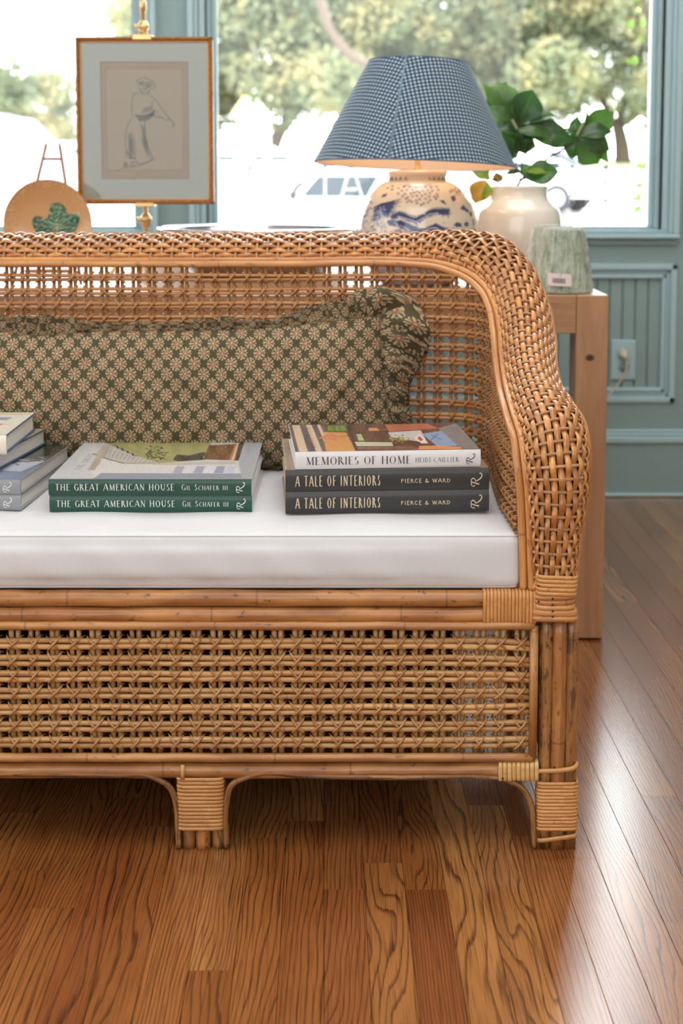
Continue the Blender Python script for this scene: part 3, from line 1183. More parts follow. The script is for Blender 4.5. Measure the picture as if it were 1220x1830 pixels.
def wrap(name, c0, c1, nb, half_a, half_b, mat, parent, axis='x', flatr=.92, jit=.0004):
    """bands of cane round a bundle between c0 and c1 (bundle axis), a rounded rectangle half_a x half_b"""
    c0, c1 = np.array(c0, float), np.array(c1, float)
    ax = unit(c1 - c0)
    e1 = np.array([0, -1.0, 0])
    e2 = np.cross(ax, e1)
    pitch = np.linalg.norm(c1 - c0) / nb
    a = np.linspace(0, 2 * PI, 28, endpoint=False)
    cs, sn = np.cos(a), np.sin(a)
    pw = .45
    X = np.sign(cs) * np.abs(cs) ** pw
    Z = np.sign(sn) * np.abs(sn) ** pw
    g = Geo()
    for i in range(nb):
        c = c0 + ax * pitch * (i + .5)
        tilt = pitch * .5
        jj = wr.uniform(-jit, jit)
        pts = c + e1 * (X * half_a + jj)[:, None] + e2 * (Z * half_b + jj)[:, None] + ax * (np.sin(a / 2) * tilt * .3)[:, None]
        nr = unit(e1 * cs[:, None] + e2 * sn[:, None])
        tube(g, pts, None, 8, flat=(pitch * .5, pitch * .26), nrm=nr, closed=True)
    return g.build(name, mat, parent)


def leg(px_list, ytop, dark, name='front_leg', mirror=False, Y=YF, ybot=1515, r=.0105):
    """a bundle of three poles; the root is the middle pole"""
    root = None
    for i in (1, 0, 2):
        a, b = FP(px_list[i], ytop, Y), FP(px_list[i], ybot, Y)
        b[2] = 0
        b[0] = a[0] = (a[0] + b[0]) / 2
        if mirror:
            a[0] = 2 * XC - a[0]
            b[0] = 2 * XC - b[0]
        n = 12
        t = np.linspace(0, 1, n)[:, None]
        pts = a + (b - a) * t
        pts[:, 0] += np.array([wr.uniform(-.0005, .0005) for _ in range(n)])
        pts[:, 1] += .004 * abs(i - 1)
        rr = np.array([r * wr.uniform(.96, 1.04) for _ in range(n)])
        g = Geo()
        tube(g, pts, rr, 14)
        o = g.build(name if root is None else 'leg_pole', M['pole'] if i == 1 else M['pole_dark'], settee if root is None else root)
        if root is None:
            root = o
    return root


rl = leg((974, 997, 1019), 1100, 1)
zt, zb = FP(990, 1391)[2], FP(990, 1478)[2]
cxr = FP(993.5, 1430)[0]
wrap('wrapping', (cxr, YF, zt), (cxr, YF, zb), 14, .0135, .0292, M['wrap'], rl)
zq = FP(990, 1492)[2]
wrap('wrapping', (cxr, YF, zq + .004), (cxr + .001, YF, zq - .003), 1, .0128, .0285, M['wrap'], rl)
zq = FP(990, 1371)[2]
g = Geo()
tube(g, smooth_path([(FP(950, 1372)[0], YF - .010, zq - .002), (FP(975, 1372)[0], YF - .0135, zq), (FP(1000, 1372)[0], YF - .0135, zq + .001), (FP(1024, 1368)[0], YF - .011, zq + .004), (FP(1030, 1366)[0], YF + .002, zq + .005), (FP(1020, 1366)[0], YF + .016, zq + .004)], .004), .0036, 8)
g.build('tie_band', M['wrap'], rl)
# collar at seat height
cg = Geo()
for i, yy in enumerate((1061, 1070, 1079, 1089, 1100)):
    z = FP(990, yy)[2]
    x0, x1 = FP(956, yy)[0], FP(1021, yy)[0]
    xm = (x0 + x1) / 2
    a = np.linspace(0, 2 * PI, 24, endpoint=False)
    X = np.sign(np.cos(a)) * np.abs(np.cos(a)) ** .4 * ((x1 - x0) / 2 + (.003 if i > 2 else 0))
    Y_ = np.sign(np.sin(a)) * np.abs(np.sin(a)) ** .4 * .018
    tube(cg, np.column_stack([xm + X, YF - Y_, np.full(24, z) + .0006 * np.sin(a * 2 + i)]), .0043 + .0007 * (i > 2), 8, closed=True)
cg.build('collar', M['pole_pale'], rl)
# wrapped foot of the woven arm
za, zb2 = FP(990, 1022)[2], FP(990, 1057)[2]
xa = (FP(957, 1040)[0] + FP(1026, 1040)[0]) / 2
wrap('wrapping', (xa + .001, YF + .004, za), (xa, YF, zb2), 5, .0245, .0290, M['wrap'], rl)
nails = Geo()
for px_, py_ in ((962, 1075), (987, 1070), (987, 1081), (987, 1092), (987, 1102), (962, 1047), (898, 1391), (966, 1391), (990, 1371), (984, 1052)):
    c = FP(px_, py_, YF - .0225)
    tube(nails, [c, c + np.array([0, -.0012, 0])], .0016, 6)
M['nail'] = plain('dark_nail', srgb(58, 36, 26), .5)
nails.build('nail_head', M['nail'], rl, kind='stuff')

# far posts mirrored (outside the picture), back legs
leg((974, 997, 1019), 1100, 1, mirror=True)
ml = leg((335, 363, 391), 1388, 1, r=.0112)
zt, zb = FP(360, 1383)[2], FP(360, 1477)[2]
cxm = FP(359, 1430)[0]
wrap('wrapping', (cxm, YF, zt), (cxm, YF, zb), 14, .0140, .0335, M['wrap'], ml)
g = Geo()
x = FP(328, 1370)[0]
tube(g, [(x, YF - .0135, FP(328, 1360)[2]), (x, YF - .0142, FP(328, 1375)[2]), (x, YF - .0145, FP(328, 1386)[2])], None, 6, flat=(.0035, .0012), nrm=np.array([0, -1.0, 0]))
g.build('tie_band', M['wrap'], ml)
leg((335, 363, 391), 1388, 1, mirror=True, r=.0112)
YB = 3.87 * K + .02
for mx in (False, True):
    for px_ in (997, 363):
        x = FP(px_, 1400)[0]
        if mx:
            x = 2 * XC - x
        g = Geo()
        tube(g, [(x, YB, 0), (x, YB, .2), (x, YB, .36)], .016, 12)
        g.build('back_leg', M['pole'], settee)
# wrappings of the rails at the corner
zc_ = (FP(500, 1068.5)[2] + FP(500, 1097.5)[2]) / 2
wrap('rail_wrapping', (FP(861, 1080)[0], YF, zc_), (FP(956, 1080)[0], YF, zc_), 15, .0138, .0242, M['wrap'], settee)
zc_ = FP(500, 1374)[2]
wrap('rail_wrapping', (FP(888, 1374)[0], YF, zc_), (FP(960, 1374)[0], YF, zc_ + .001), 9, .0142, .0142, M['wrap_pale'], settee)


def arch(pts, mirror=False):
    w = np.array([FP(a, b, YF - .008) for a, b in pts])
    w[:, 2] = np.maximum(w[:, 2], .0045)
    if mirror:
        w[:, 0] = 2 * XC - w[:, 0]
    g = Geo()
    tube(g, smooth_path(w, .006), .0046, 8)
    g.build('arch_brace', M['pole_dark'], settee)


R_ARCH = [(405, 1517), (404, 1440), (414, 1403), (448, 1386), (560, 1387), (740, 1389), (868, 1389), (905, 1394), (935, 1412), (949, 1440), (952, 1480), (956, 1517)]
arch(R_ARCH)
arch(R_ARCH, True)
xmid = 2 * XC
cpx = lambda x: x / FP(1000, 1390)[0] * 390 + 610 if False else None
Lf = [FP(a, b, YF - .008) for a, b in [(320, 1517), (318, 1480), (315, 1440), (304, 1408), (272, 1388), (200, 1385), (60, 1385)]]
w = np.array(Lf)
w2 = w[::-1].copy()
w2[:, 0] = 2 * XC - w2[:, 0]
w = np.concatenate([w[:-1], w2[1:]])
w[:, 2] = np.maximum(w[:, 2], .0045)
g = Geo()
tube(g, smooth_path(w, .006), .0046, 8)
g.build('arch_brace', M['pole_dark'], settee)

# side panels, rear rail, seat deck
for sx in (1, -1):
    X = .318 if sx > 0 else 2 * XC - .318
    sp = Geo()
    for z, r in ((.362, .011), (.338, .011), (.30, .006), (.115, .006), (.093, .012)):
        tube(sp, [(X, YF + .02, z), (X, (YF + YB) / 2, z), (X, YB, z)], r, 10)
    so = sp.build('side_frame', M['pole'], settee)
    sl = Geo()
    y = YF + .04
    while y < YB - .02:
        for d in (-.005, .005):
            tube(sl, [(X + .004, y + d, .115), (X + .004, y + d, .2), (X + .004, y + d, .30)], .004, 6)
        y += .029
    for i in range(6):
        for d in (-.0046, .0046):
            tube(sl, [(X - .004, YF + .02, .135 + .026 * i + d), (X - .004, YB, .135 + .026 * i + d)], .004, 6)
    sl.build('side_canes', M['cane'], so, kind='stuff')
g = Geo()
for z in (.362, .338, .093):
    tube(g, [(2 * XC - .3, YB, z), (XC, YB, z), (.3, YB, z)], .012, 10)
g.build('rear_rail', M['pole'], settee)
g = Geo()
box(g, 2 * XC - .262, .262, YF + .014, YB - .03, .325, .352, .004)
lin = Geo()
box(lin, 2 * XC - .29, .20, YB - .018, YB - .014, .001, .33)  # unseen dark sheet added so the base and floor beneath stay dark
lin.build('dark_backing', plain('black_backing_sheet', srgb(34, 36, 34), .95), settee, smooth=False)
M['deck'] = plain('seat_deck', srgb(92, 62, 40), .7)
g.build('seat_deck', M['deck'], settee, smooth=False)

# ------------------------------------------------------------------ seat cushion
M['linen'] = None
t = NT('white_linen')
o_ = t.coord('Object')
s3 = t.sep(o_)
wv = t.f('MULTIPLY', t.f('ADD', t.f('SINE', t.f('MULTIPLY', s3[0], 5200.0)), t.f('SINE', t.f('MULTIPLY', s3[2], 5200.0))), .25)
t.set(Base_Color=t.mix(t.noise(o_, 14, 3), srgb(222, 223, 228), srgb(211, 212, 218)), Roughness=.85, Sheen_Weight=.2)
t.bump(t.f('ADD', t.noise(t.vec(t.f('MULTIPLY', s3[0], 30.0), t.f('MULTIPLY', s3[1], 30.0), t.f('MULTIPLY', s3[2], 6.0)), 1.0, 3), t.f('MULTIPLY', wv, .02)), .35, .004)
M['linen'] = t.m


def sup(v, p):
    return np.sign(v) * np.abs(v) ** p


def cushion_mesh(g, x0, x1, y0, y1, z0, z1, nx=140, ny=50, nz=16, rad=.016, puff=.006):
    """rounded box from six grids, with soft bulges"""
    c = np.array([(x0 + x1) / 2, (y0 + y1) / 2, (z0 + z1) / 2])
    h = np.array([(x1 - x0) / 2, (y1 - y0) / 2, (z1 - z0) / 2])
    for ax, n1, n2 in ((2, nx, ny), (1, nx, nz), (0, ny, nz)):
        o1, o2 = [a for a in range(3) if a != ax]
        for sg in (-1, 1):
            def spaced(hh, n):
                e = np.linspace(0, PI / 2, 5)
                side = hh - rad + rad * np.sin(e)
                return np.concatenate([-side[::-1], np.linspace(-(hh - rad), hh - rad, n)[1:-1], side])
            A, B = np.meshgrid(spaced(h[o1], n1), spaced(h[o2], n2), indexing='ij')
            Pp = np.zeros(A.shape + (3,))
            Pp[..., o1], Pp[..., o2] = A, B
            Pp[..., ax] = sg * h[ax]
            core = np.clip(Pp, -(h - rad), h - rad)
            d = Pp - core
            Pn = core + unit(d) * rad
            q = 1 - np.clip(np.abs(Pp) / (h - rad), 0, 1) ** 4
            qq = np.prod(np.delete(q, ax, axis=-1), axis=-1)
            Pn[..., ax] += sg * puff * qq
            W = Pn + c
            ripple = .0011 * np.sin(W[..., 0] * 55 + 2 * np.sin(W[..., 2] * 30)) * (ax == 1) + .0014 * np.sin(W[..., 0] * 31 + W[..., 1] * 12) * (ax == 2)
            Pn[..., ax] += sg * ripple * qq ** .5
            flip = (sg > 0) == (ax == 1)
            grid(g, Pn + c, flip=flip)


CZ1 = FP(500, 945)[2] if False else .466
CY0, CY1 = YF - .004, 2.50
cz0, cz1 = FP(500, 1055, CY0)[2] - .0012, .4705
CX0, CX1 = 2 * XC - .2535, .2565
g = Geo()
cushion_mesh(g, CX0, CX1, CY0, CY1, cz0, cz1 - .004)
cush = g.build('seat_cushion', M['linen'])
tag(cush, 'long white linen box cushion on the rattan settee seat', 'cushion')
g = Geo()
for z, dy in ((cz1 - .0082, .0042), (cz0 + .005, .0046)):
    tube(g, [(CX0 + .01, CY0 + dy, z), (XC, CY0 + dy, z), (CX1 - .010, CY0 + dy, z), (CX1 - .0046, CY0 + .010, z), (CX1 - .0044, CY1 - .02, z)], .0009, 6)
g.build('seam', M['linen'], cush)
CTOP = cz1 + .0022


def PZ(px, py, z):
    du = -(py - YC) / F
    cy = math.cos(PITCH) + du * math.sin(PITCH)
    cz = -math.sin(PITCH) + du * math.cos(PITCH)
    t = (z - CH) / cz
    return np.array([t * (px - 610) / F, t * cy, z])


# ------------------------------------------------------------------ wooden table behind the settee
TY0, TY1, TZ = 2.985, 3.96, .7300
TX1 = P(1088, 520, TY0)[0]
TXi = P(1030, 560, TY0)[0]
TX0 = -1.70
AZ = P(1030, 596, TY0)[2]
table = thing('wooden_table', ((TX0 + TX1) / 2, (TY0 + TY1) / 2, 0), 'chunky oak parsons table standing behind the rattan settee', 'table')
g = Geo()
box(g, TX0 + (TX1 - TXi), TXi - .0008, TY0 + .001, TY0 + .05, AZ, TZ - .0006, .001)
box(g, TX0 + (TX1 - TXi), TXi - .0008, TY1 - .05, TY1 - .001, AZ, TZ - .0006, .001)
g.build('apron', M['apron'], table, smooth=False)
g = Geo()
box(g, TX0 + (TX1 - TXi), TXi - .0008, TY0 + .05, TY1 - .05, TZ - .03, TZ, .001)
box(g, TXi, TX1, TY0 + .0852, TY1 - .0852, AZ, TZ, .0015)
box(g, TX0, TX0 + (TX1 - TXi), TY0 + .0852, TY1 - .0852, AZ, TZ, .0015)
g.build('tabletop', M['apron'], table, smooth=False)
for x0, x1 in ((TXi, TX1), (TX0, TX0 + TX1 - TXi)):
    for y0, y1 in ((TY0, TY0 + .085), (TY1 - .085, TY1)):
        g = Geo()
        box(g, x0, x1, y0, y1, .004 if y0 == TY0 else 0, TZ, .002)
        g.build('leg', M['table'], table, smooth=False)
g = Geo()
for x in (TXi + .033, TX0 + .033):
    tube(g, [(x, TY0 + .04, 0), (x, TY0 + .04, .005)], .016, 12)
g.build('foot_pad', plain('felt_pad', srgb(40, 34, 30), .9), table)

# ------------------------------------------------------------------ books
M['paper'] = None
t = NT('page_edges')
s3 = t.sep(t.coord('Object'))
ln = t.noise(t.vec(t.f('MULTIPLY', s3[0], 6.0), t.f('MULTIPLY', s3[1], 6.0), t.f('MULTIPLY', s3[2], 1500.0)), 1.0, 2)
t.set(Base_Color=t.mix(ln, srgb(206, 202, 196), srgb(236, 232, 226)), Roughness=.8)
t.bump(ln, .3, .0005)
M['paper'] = t.m
M['art'] = painted('printed_jacket', .26, .4)


def book(name, label, grp, corner, rz, L_, D_, T_, spine_c, lettering=None, cover=None, cover_c=None, board_c=None, texts=(), Rc=None, ro=None):
    """a hardback lying flat, spine to the camera; local origin at the left end of the spine, on the underside"""
    b = thing(name, corner, label, 'book', grp, rz)
    ms = plain(name + '_spine', srgb(*spine_c), .38, Coat_Weight=.15)
    mc = plain(name + '_cover', srgb(*(cover_c or spine_c)), .4)
    mb = plain(name + '_board', srgb(*(board_c or spine_c)), .5)
    g = Geo()
    bt = .0028
    # slightly rounded spine
    n = 9
    a = np.linspace(0, 1, n)
    bulge = .0026 * np.sin(PI * a) ** .5
    prof = np.column_stack([-bulge, a * T_])
    V = np.array([[[x, y, z] for (y, z) in prof] for x in (0, L_)])
    grid(g, V, flip=False)
    V2 = V.copy()
    V2[..., 1] = .0025
    grid(g, V2, flip=True)
    for e in (0, 1):
        grid(g, np.stack([V[e], V2[e]]), flip=(e == 0))
    g.build('spine', ms, b, local=True)
    for nm, z0, z1 in (('back_cover', 0, bt), ('front_cover', T_ - bt, T_)):
        g = Geo()
        box(g, 0, L_, .0, D_, z0, z1, .0008)
        g.build(nm, mb if nm == 'back_cover' or cover is not None else mc, b, smooth=False, local=True)
    g = Geo()
    box(g, .0035, L_ - .0035, .003, D_ - .005, bt, T_ - bt)
    g.build('page_block', M['paper'], b, smooth=False, local=True)
    if cover is not None:
        w, h = cover.w, cover.h
        X, Y = np.meshgrid(np.linspace(0.0005, L_ - .0005, w), np.linspace(.0008, D_ - .0006, h))
        g = Geo()
        grid(g, np.stack([X, Y, np.full_like(X, T_ + .0003)], -1), C=cover.rgba(), flip=True)
        g.build('printed_cover', M['art'], b, local=True, color=True)
    if texts:
        lm = plain(name + '_print', srgb(*lettering), .5)
        for s_, x0, x1, z0, z1, th, tn, se, xs, tr in texts:
            pol, tw = glyphs(s_, th, tn, se, xs, tr)
            g = lay_text(pol, tw, (x0, -.0029, z0), np.array([1.0, 0, 0]), np.array([0, 0, 1.0]), x1 - x0, z1 - z0, (0, 0, 0))
            g.build('spine_lettering', lm, b, smooth=False, local=True)
        if Rc:
            g = Geo()
            curled_R(g, np.array([Rc[0], -.0029, Rc[1]]), (1.0, 0, 0), (0, 0, 1.0), Rc[2])
            g.build('publisher_mark', lm, b, smooth=False, local=True)
    return b


# cover pictures -------------------------------------------------
def mapper(front, back, W, H):
    """front=(x0,y0,x1,y1) and back ends of a cover in a zoomed view -> canvas coordinates"""
    def f(pts):
        out = []
        for x, y in pts:
            v = .5
            for _ in range(6):
                yf = front[1] + (front[3] - front[1]) * .5
                yb = back[1] + (back[3] - back[1]) * .5
                u_ = 0
                v = (y - yf) / (yb - yf)
                xl = front[0] + (back[0] - front[0]) * v
                xr = front[2] + (back[2] - front[2]) * v
                u_ = (x - xl) / (xr - xl)
                yf = front[1] + (front[3] - front[1]) * u_
                yb = back[1] + (back[3] - back[1]) * u_
                v = (y - yf) / (yb - yf)
            vv = v / (v + (1 - v) / .87)          # undo the foreshortening
            out.append((u_ * W, vv * H))
        return out
    return f


cr = random.Random(5)
W_, H_ = 260, 230
c1 = Canvas(W_, H_, (208, 210, 216))
m1 = mapper((0, 238, 1140, 240), (185, 30, 1195, 35), W_, H_)
c1.poly(m1([(295, 32), (905, 34), (872, 132), (620, 150), (490, 112), (350, 52)]), (166, 166, 112))
c1.poly(m1([(250, 100), (300, 50), (350, 52), (490, 112), (620, 150), (400, 150)]), (196, 196, 190))
c1.poly(m1([(265, 100), (400, 152), (1040, 160), (1080, 210), (250, 238), (230, 180)]), (222, 222, 222))
for i in range(14):
    x = 300 + i * 22
    c1.line(m1([(x, 60 + i * 6.5), (x - 18, 105 + i * 4)]), 1.2, (120, 120, 116), .7)
st = []
for i in range(5):
    st += [(345 + i * 30, 50 + i * 14), (372 + i * 30, 50 + i * 14 + 3)]
c1.line(m1(st), 2.6, (44, 42, 40))
c1.line(m1([(240, 95), (330, 128), (415, 150), (625, 150)]), 3.0, (112, 78, 62))
c1.line(m1([(420, 55), (560, 120)]), 1.2, (120, 110, 70), .8)
c1.poly(m1([(215, 190), (255, 190), (330, 48), (292, 48)]), (196, 184, 166))
c1.poly(m1([(245, 238), (292, 206), (1080, 210), (1085, 238)]), (150, 158, 178))
c1.poly(m1([(372, 152), (620, 150), (1045, 140), (1045, 158), (700, 162)]), (206, 196, 190))
for i, cc in enumerate([(176, 178, 204), (222, 222, 236), (168, 172, 198), (226, 226, 240), (160, 164, 196), (206, 208, 228)]):
    x = 692 + i * 58
    c1.poly(m1([(x, 206), (x + 20, 168), (x + 66, 168), (x + 52, 208)]), cc)
c1.poly(m1([(690, 132), (712, 102), (860, 112), (862, 132), (720, 140)]), (52, 58, 62))
c1.poly(m1([(780, 108), (860, 88), (880, 92), (870, 112)]), (60, 70, 76))
for i in range(70):
    a = cr.uniform(0, 2 * PI)
    r = cr.uniform(8, 70)
    x, y = 595 + r * math.cos(a), 100 + r * .62 * math.sin(a)
    c1.line(m1([(x, y), (x + cr.uniform(-16, 16), y + cr.uniform(-9, 9))]), cr.uniform(1.2, 3.2), cr.choice([(52, 66, 40), (70, 88, 52), (40, 50, 34)]))
c1.poly(m1([(890, 50), (1045, 44), (1012, 135), (862, 130)]), (116, 80, 54))
c1.line(m1([(1040, 48), (1016, 132), (1040, 136), (1062, 46)]), 3.5, (198, 122, 56))
c1.poly(m1([(1062, 36), (1090, 36), (1062, 138), (1040, 136)]), (60, 54, 50))
c1.poly(m1([(1090, 34), (1196, 34), (1142, 241), (1085, 240), (1062, 150)]), (176, 180, 190))
for i in range(16):
    y = 45 + i * 12
    c1.line(m1([(1075, y), (1180, y)]), 1.0, (146, 150, 164), .7)
ctext = []
for s_, bx, wv_ in (('THE GREAT', .115, .44), ('AMERICAN HOUSE', .185, .70)):
    pol, tw = glyphs(s_, .11, .04, .08, 1, .14)
    for pl in pol:
        c1.poly([((bx - b * .032) * W_, (.22 + a / tw * wv_) * H_) for a, b in pl], (112, 108, 106), .9, .9)

c2 = Canvas(250, 210, (104, 72, 62))
m2 = mapper((25, 240, 1175, 218), (78, 60, 1085, 56), 250, 210)
c2.poly(m2([(25, 240), (210, 235), (290, 60), (78, 60)]), (96, 92, 104))
for a, b, c, d in ((45, 100, 95, 140), (150, 190, 178, 212), (225, 250, 245, 262)):
    c2.poly(m2([(a, 240), (b, 240), (d, 62), (c, 62)]), (226, 198, 170))
pol, tw = glyphs('MEMORIES OF HOME', .10, .03, .06, .9, .12)
for pl in pol:
    c2.poly([((.118 - b * .05) * 250, (.1 + a / tw * .8) * 210) for a, b in pl], (44, 46, 54), .9, .9)
c2.poly(m2([(212, 236), (398, 236), (395, 112), (258, 108)]), (222, 160, 98))
c2.poly(m2([(205, 150), (300, 112), (325, 128), (316, 168), (235, 152)]), (214, 138, 98))
c2.line(m2([(320, 140), (396, 132)]), 2.0, (84, 62, 60))
c2.poly(m2([(288, 102), (430, 102), (442, 68), (305, 68)]), (118, 152, 70))
for x in (330, 365, 400):
    c2.line(m2([(x, 102), (x + 8, 68)]), 1.2, (60, 72, 40))
c2.poly(m2([(396, 236), (412, 70), (440, 68), (420, 236)]), (72, 54, 56))
c2.poly(m2([(445, 165), (480, 165), (482, 122), (452, 122)]), (190, 200, 150))
c2.poly(m2([(418, 200), (640, 200), (645, 176), (418, 172)]), (206, 208, 184))
c2.poly(m2([(418, 222), (790, 224), (760, 200), (418, 202)]), (140, 98, 84))
c2.poly(m2([(536, 102), (600, 102), (592, 84), (542, 84)]), (226, 158, 104))
c2.line(m2([(600, 95), (648, 95)]), 2.0, (210, 170, 120))
c2.poly(m2([(655, 108), (960, 88), (905, 60), (648, 64)]), (200, 122, 92))
for i in range(14):
    c2.line(m2([(690 + i * 19, 104 - i), (690 + i * 17, 64)]), 1.0, (168, 92, 66), .8)
c2.poly(m2([(648, 112), (850, 100), (860, 180), (650, 142)]), (214, 208, 204))
c2.poly(m2([(795, 150), (835, 120), (862, 182), (820, 182)]), (236, 232, 226))
c2.poly(m2([(808, 152), (828, 134), (842, 160), (822, 168)]), (196, 90, 66))
for i in range(60):
    x, y = cr.gauss(700, 42), cr.gauss(155, 11)
    c2.line(m2([(x, y), (x + cr.uniform(-9, 9), y + cr.uniform(-5, 5))]), cr.uniform(1.5, 3.2), cr.choice([(190, 176, 92), (150, 148, 72), (214, 190, 120), (110, 112, 60)]))
c2.poly(m2([(848, 122), (1002, 100), (1050, 196), (912, 202)]), (150, 182, 216))
for i in range(11):
    c2.line(m2([(856 + i * 14, 120 - i * 1.5), (918 + i * 13, 200)]), 1.0, (98, 134, 178), .8)
c2.line(m2([(880, 165), (950, 120)]), 1.3, (60, 70, 90))
c2.line(m2([(900, 130), (960, 160)]), 1.3, (60, 70, 90))
c2.poly(m2([(960, 88), (1086, 58), (1175, 217), (1052, 217)]), (142, 142, 146))
for i in range(9):
    c2.line(m2([(970 + i * 13, 84), (1058 + i * 13, 216)]), 1.2, (110, 112, 118), .8)
c2.poly(m2([(786, 222), (800, 198), (920, 196), (1050, 204), (1050, 218)]), (222, 152, 106))

c3 = Canvas(120, 230, (206, 190, 172))
for i in range(30):
    v = i / 30 * 230
    c3.poly([(0, v), (120, v), (120, v + 3.6), (0, v + 3.6)], (104, 76, 62), 1, 1)
c4 = Canvas(160, 150, (104, 108, 106))
c4.poly([(0, 0), (160, 0), (160, 60), (90, 80), (0, 50)], (128, 140, 170))
c4.poly([(100, 40), (150, 30), (158, 75), (120, 60)], (196, 204, 224))
c4.poly([(0, 90), (160, 85), (160, 150), (0, 150)], (58, 60, 56))
for i in range(40):
    x, y = cr.uniform(20, 158), cr.uniform(60, 140)
    c4.line([(x, y), (x + cr.uniform(-12, 12), y + cr.uniform(-6, 6))], cr.uniform(1, 3), cr.choice([(80, 100, 90), (130, 140, 130), (40, 44, 42), (180, 186, 190)]))
c5 = Canvas(150, 140, (238, 234, 224))
c5.poly([(90, 40), (128, 46), (136, 66), (104, 62)], (226, 120, 112))
c5.poly([(96, 34), (126, 38), (118, 48), (98, 44)], (246, 244, 240))
c5.poly([(60, 92), (132, 88), (134, 106), (70, 108)], (148, 166, 204))
c5.poly([(40, 118), (110, 122), (108, 130), (40, 128)], (232, 206, 130))
c5.line([(112, 128), (146, 126)], 4, (228, 190, 100))
c6 = Canvas(150, 140, (206, 190, 158))
c6.poly([(90, 100), (148, 96), (148, 116), (96, 118)], (186, 150, 104))

for c_ in (c1, c2, c4, c5, c6):          # printed photographs carry some fine tonal detail
    nz_ = RNG.normal(size=(c_.h, c_.w))
    nz_ = (nz_ + np.roll(nz_, 1, 1) + np.roll(nz_, 1, 0)) / 3
    c_.a = np.clip(c_.a * (1 + .10 * nz_[..., None]), 0, 1)

# placement -------------------------------------------------------
def stack_pos(px0, px1, pyb, z, Yl, rz):
    a = P(px0, pyb, Yl)
    return a


z = CTOP + .0002
q = 1217.0
bl = P(88, 916, 2.137)
br_ = P(450, 916, 2.137)
Lg = br_[0] - bl[0]
gt = [('THE GREAT AMERICAN HOUSE', .0105, .1875, .0080, .0178, .15, .055, .12, 1.0, .20), ('GIl SCHafer III'.replace('l', 'L'), .1985, .267, .0088, .0170, .14, .06, .06, .95, .16)]
gt[1] = ('Gil Schafer iii', .1985, .267, .0086, .0172, .14, .055, .10, .95, .20)
TG = .0247
book('green_book', 'green-spined house book lying on the cushion, lower of the pair', 'green-spined house books', (bl[0] + .0008, bl[1] + .001, z), 0, Lg - .0005, .302, TG,
     (26, 74, 62), (226, 230, 222), None, (200, 200, 206), (200, 200, 206), gt, (.2795, .0050, .0152))
book('green_book', 'green-spined house book with staircase picture on its cover, on top of its twin', 'green-spined house books', (bl[0], bl[1], z + TG + .0006), 0, Lg - .0005, .302, TG,
     (24, 70, 58), (226, 230, 222), c1, (200, 200, 206), (200, 200, 206), gt, (.2795, .0050, .0152))
a0, a1 = P(510, 920, 2.124), P(873, 916, 2.142)
rz = math.atan2(a1[1] - a0[1], a1[0] - a0[0])
LT = math.hypot(a1[0] - a0[0], a1[1] - a0[1])
TT = .0326
tt = [('A TALE OF INTERIORS', .015, .141, .0085, .0240, .10, .075, .06, .50, .15), ('PIERCE & WARD', .172, .246, .0120, .0180, .16, .14, .06, 1.35, .22)]
book('black_book', 'charcoal-spined interiors book at the bottom of the right stack', 'charcoal-spined interiors books', (a0[0], a0[1], z), rz, LT, .262, TT,
     (48, 48, 48), (222, 200, 172), None, (170, 150, 130), (190, 172, 152), tt, (.2765, .0060, .0195))
book('black_book', 'charcoal-spined interiors book in the middle of the right stack, striped cover edge showing', 'charcoal-spined interiors books', (a0[0], a0[1] + .001, z + TT + .0006), rz, LT, .262, TT,
     (46, 46, 46), (222, 200, 172), c3, (170, 150, 130), (190, 172, 152), tt, (.2765, .0060, .0195))
zm = z + 2 * TT + .0016
m0, m1_ = PZ(527, 839, zm), PZ(858, 834, zm)
rzm = math.atan2(m1_[1] - m0[1], m1_[0] - m0[0])
LM = math.hypot(m1_[0] - m0[0], m1_[1] - m0[1])
book('white_book', 'white-spined book of interiors with a colourful room on its cover, topmost of the right stack', None, tuple(m0), rzm, LM, .238, .0262,
     (224, 222, 226), (62, 62, 70), c2, None, (226, 224, 228),
     [('MEMORIES OF HOME', .0165, .1725, .0068, .0188, .13, .03, .10, .88, .13), ('HEIDI CAILLIER', .1795, .2445, .0086, .0157, .12, .04, .09, .95, .22)], (.2555, .0055, .0150))
# left stack, mostly outside the picture
TGr = .0232
for i in range(2):
    zz = z + i * (TGr + .0006)
    cr0 = PZ(38 - i * 0, 912, z)
    c1_ = PZ(97, 905 - 105, z)
    ang = -.075
    Lb = .29
    org = np.array([cr0[0] - Lb * math.cos(ang), cr0[1] - Lb * math.sin(ang), zz])
    book('grey_book', ['grey-spined book at the bottom of the left stack', 'grey-spined book second from the bottom of the left stack, mountain picture on its cover'][i], 'grey-spined books', tuple(org), ang, Lb, .285, TGr,
         (142, 144, 148), (232, 232, 236), c4 if i else None, None, (150, 152, 154), [('LAND', .05, .15, .007, .016, .12, .05, .06, 1, .2)] if False else [], None)
    o = bpy.context.scene.objects
    root_ = [x for x in bpy.data.objects if x.name.startswith('grey_book') and x.type == 'EMPTY'][-1]
    g = Geo()
    curled_R(g, np.array([Lb - .0265, -.0029, .0045]), (1.0, 0, 0), (0, 0, 1.0), .0150)
    g.build('publisher_mark', plain('grey_book_mark', srgb(232, 232, 236), .5), root_, smooth=False, local=True)
z2 = z + 2 * (TGr + .0006) + .0004
e0, e1 = PZ(-10, 846, z2), PZ(70, 773, z2 + .026)
ang = math.atan2(e1[1] - e0[1], e1[0] - e0[0]) - PI / 2
Lb = .26
org = np.array([e0[0] - Lb * math.cos(ang), e0[1] - Lb * math.sin(ang), z2])
book('tan_book', 'tan-jacketed book with blue boards, second from the top of the left stack', None, tuple(org), ang, Lb, .25, .027, (196, 182, 150), None, c6, None, (52, 84, 116))
z3 = z2 + .0274
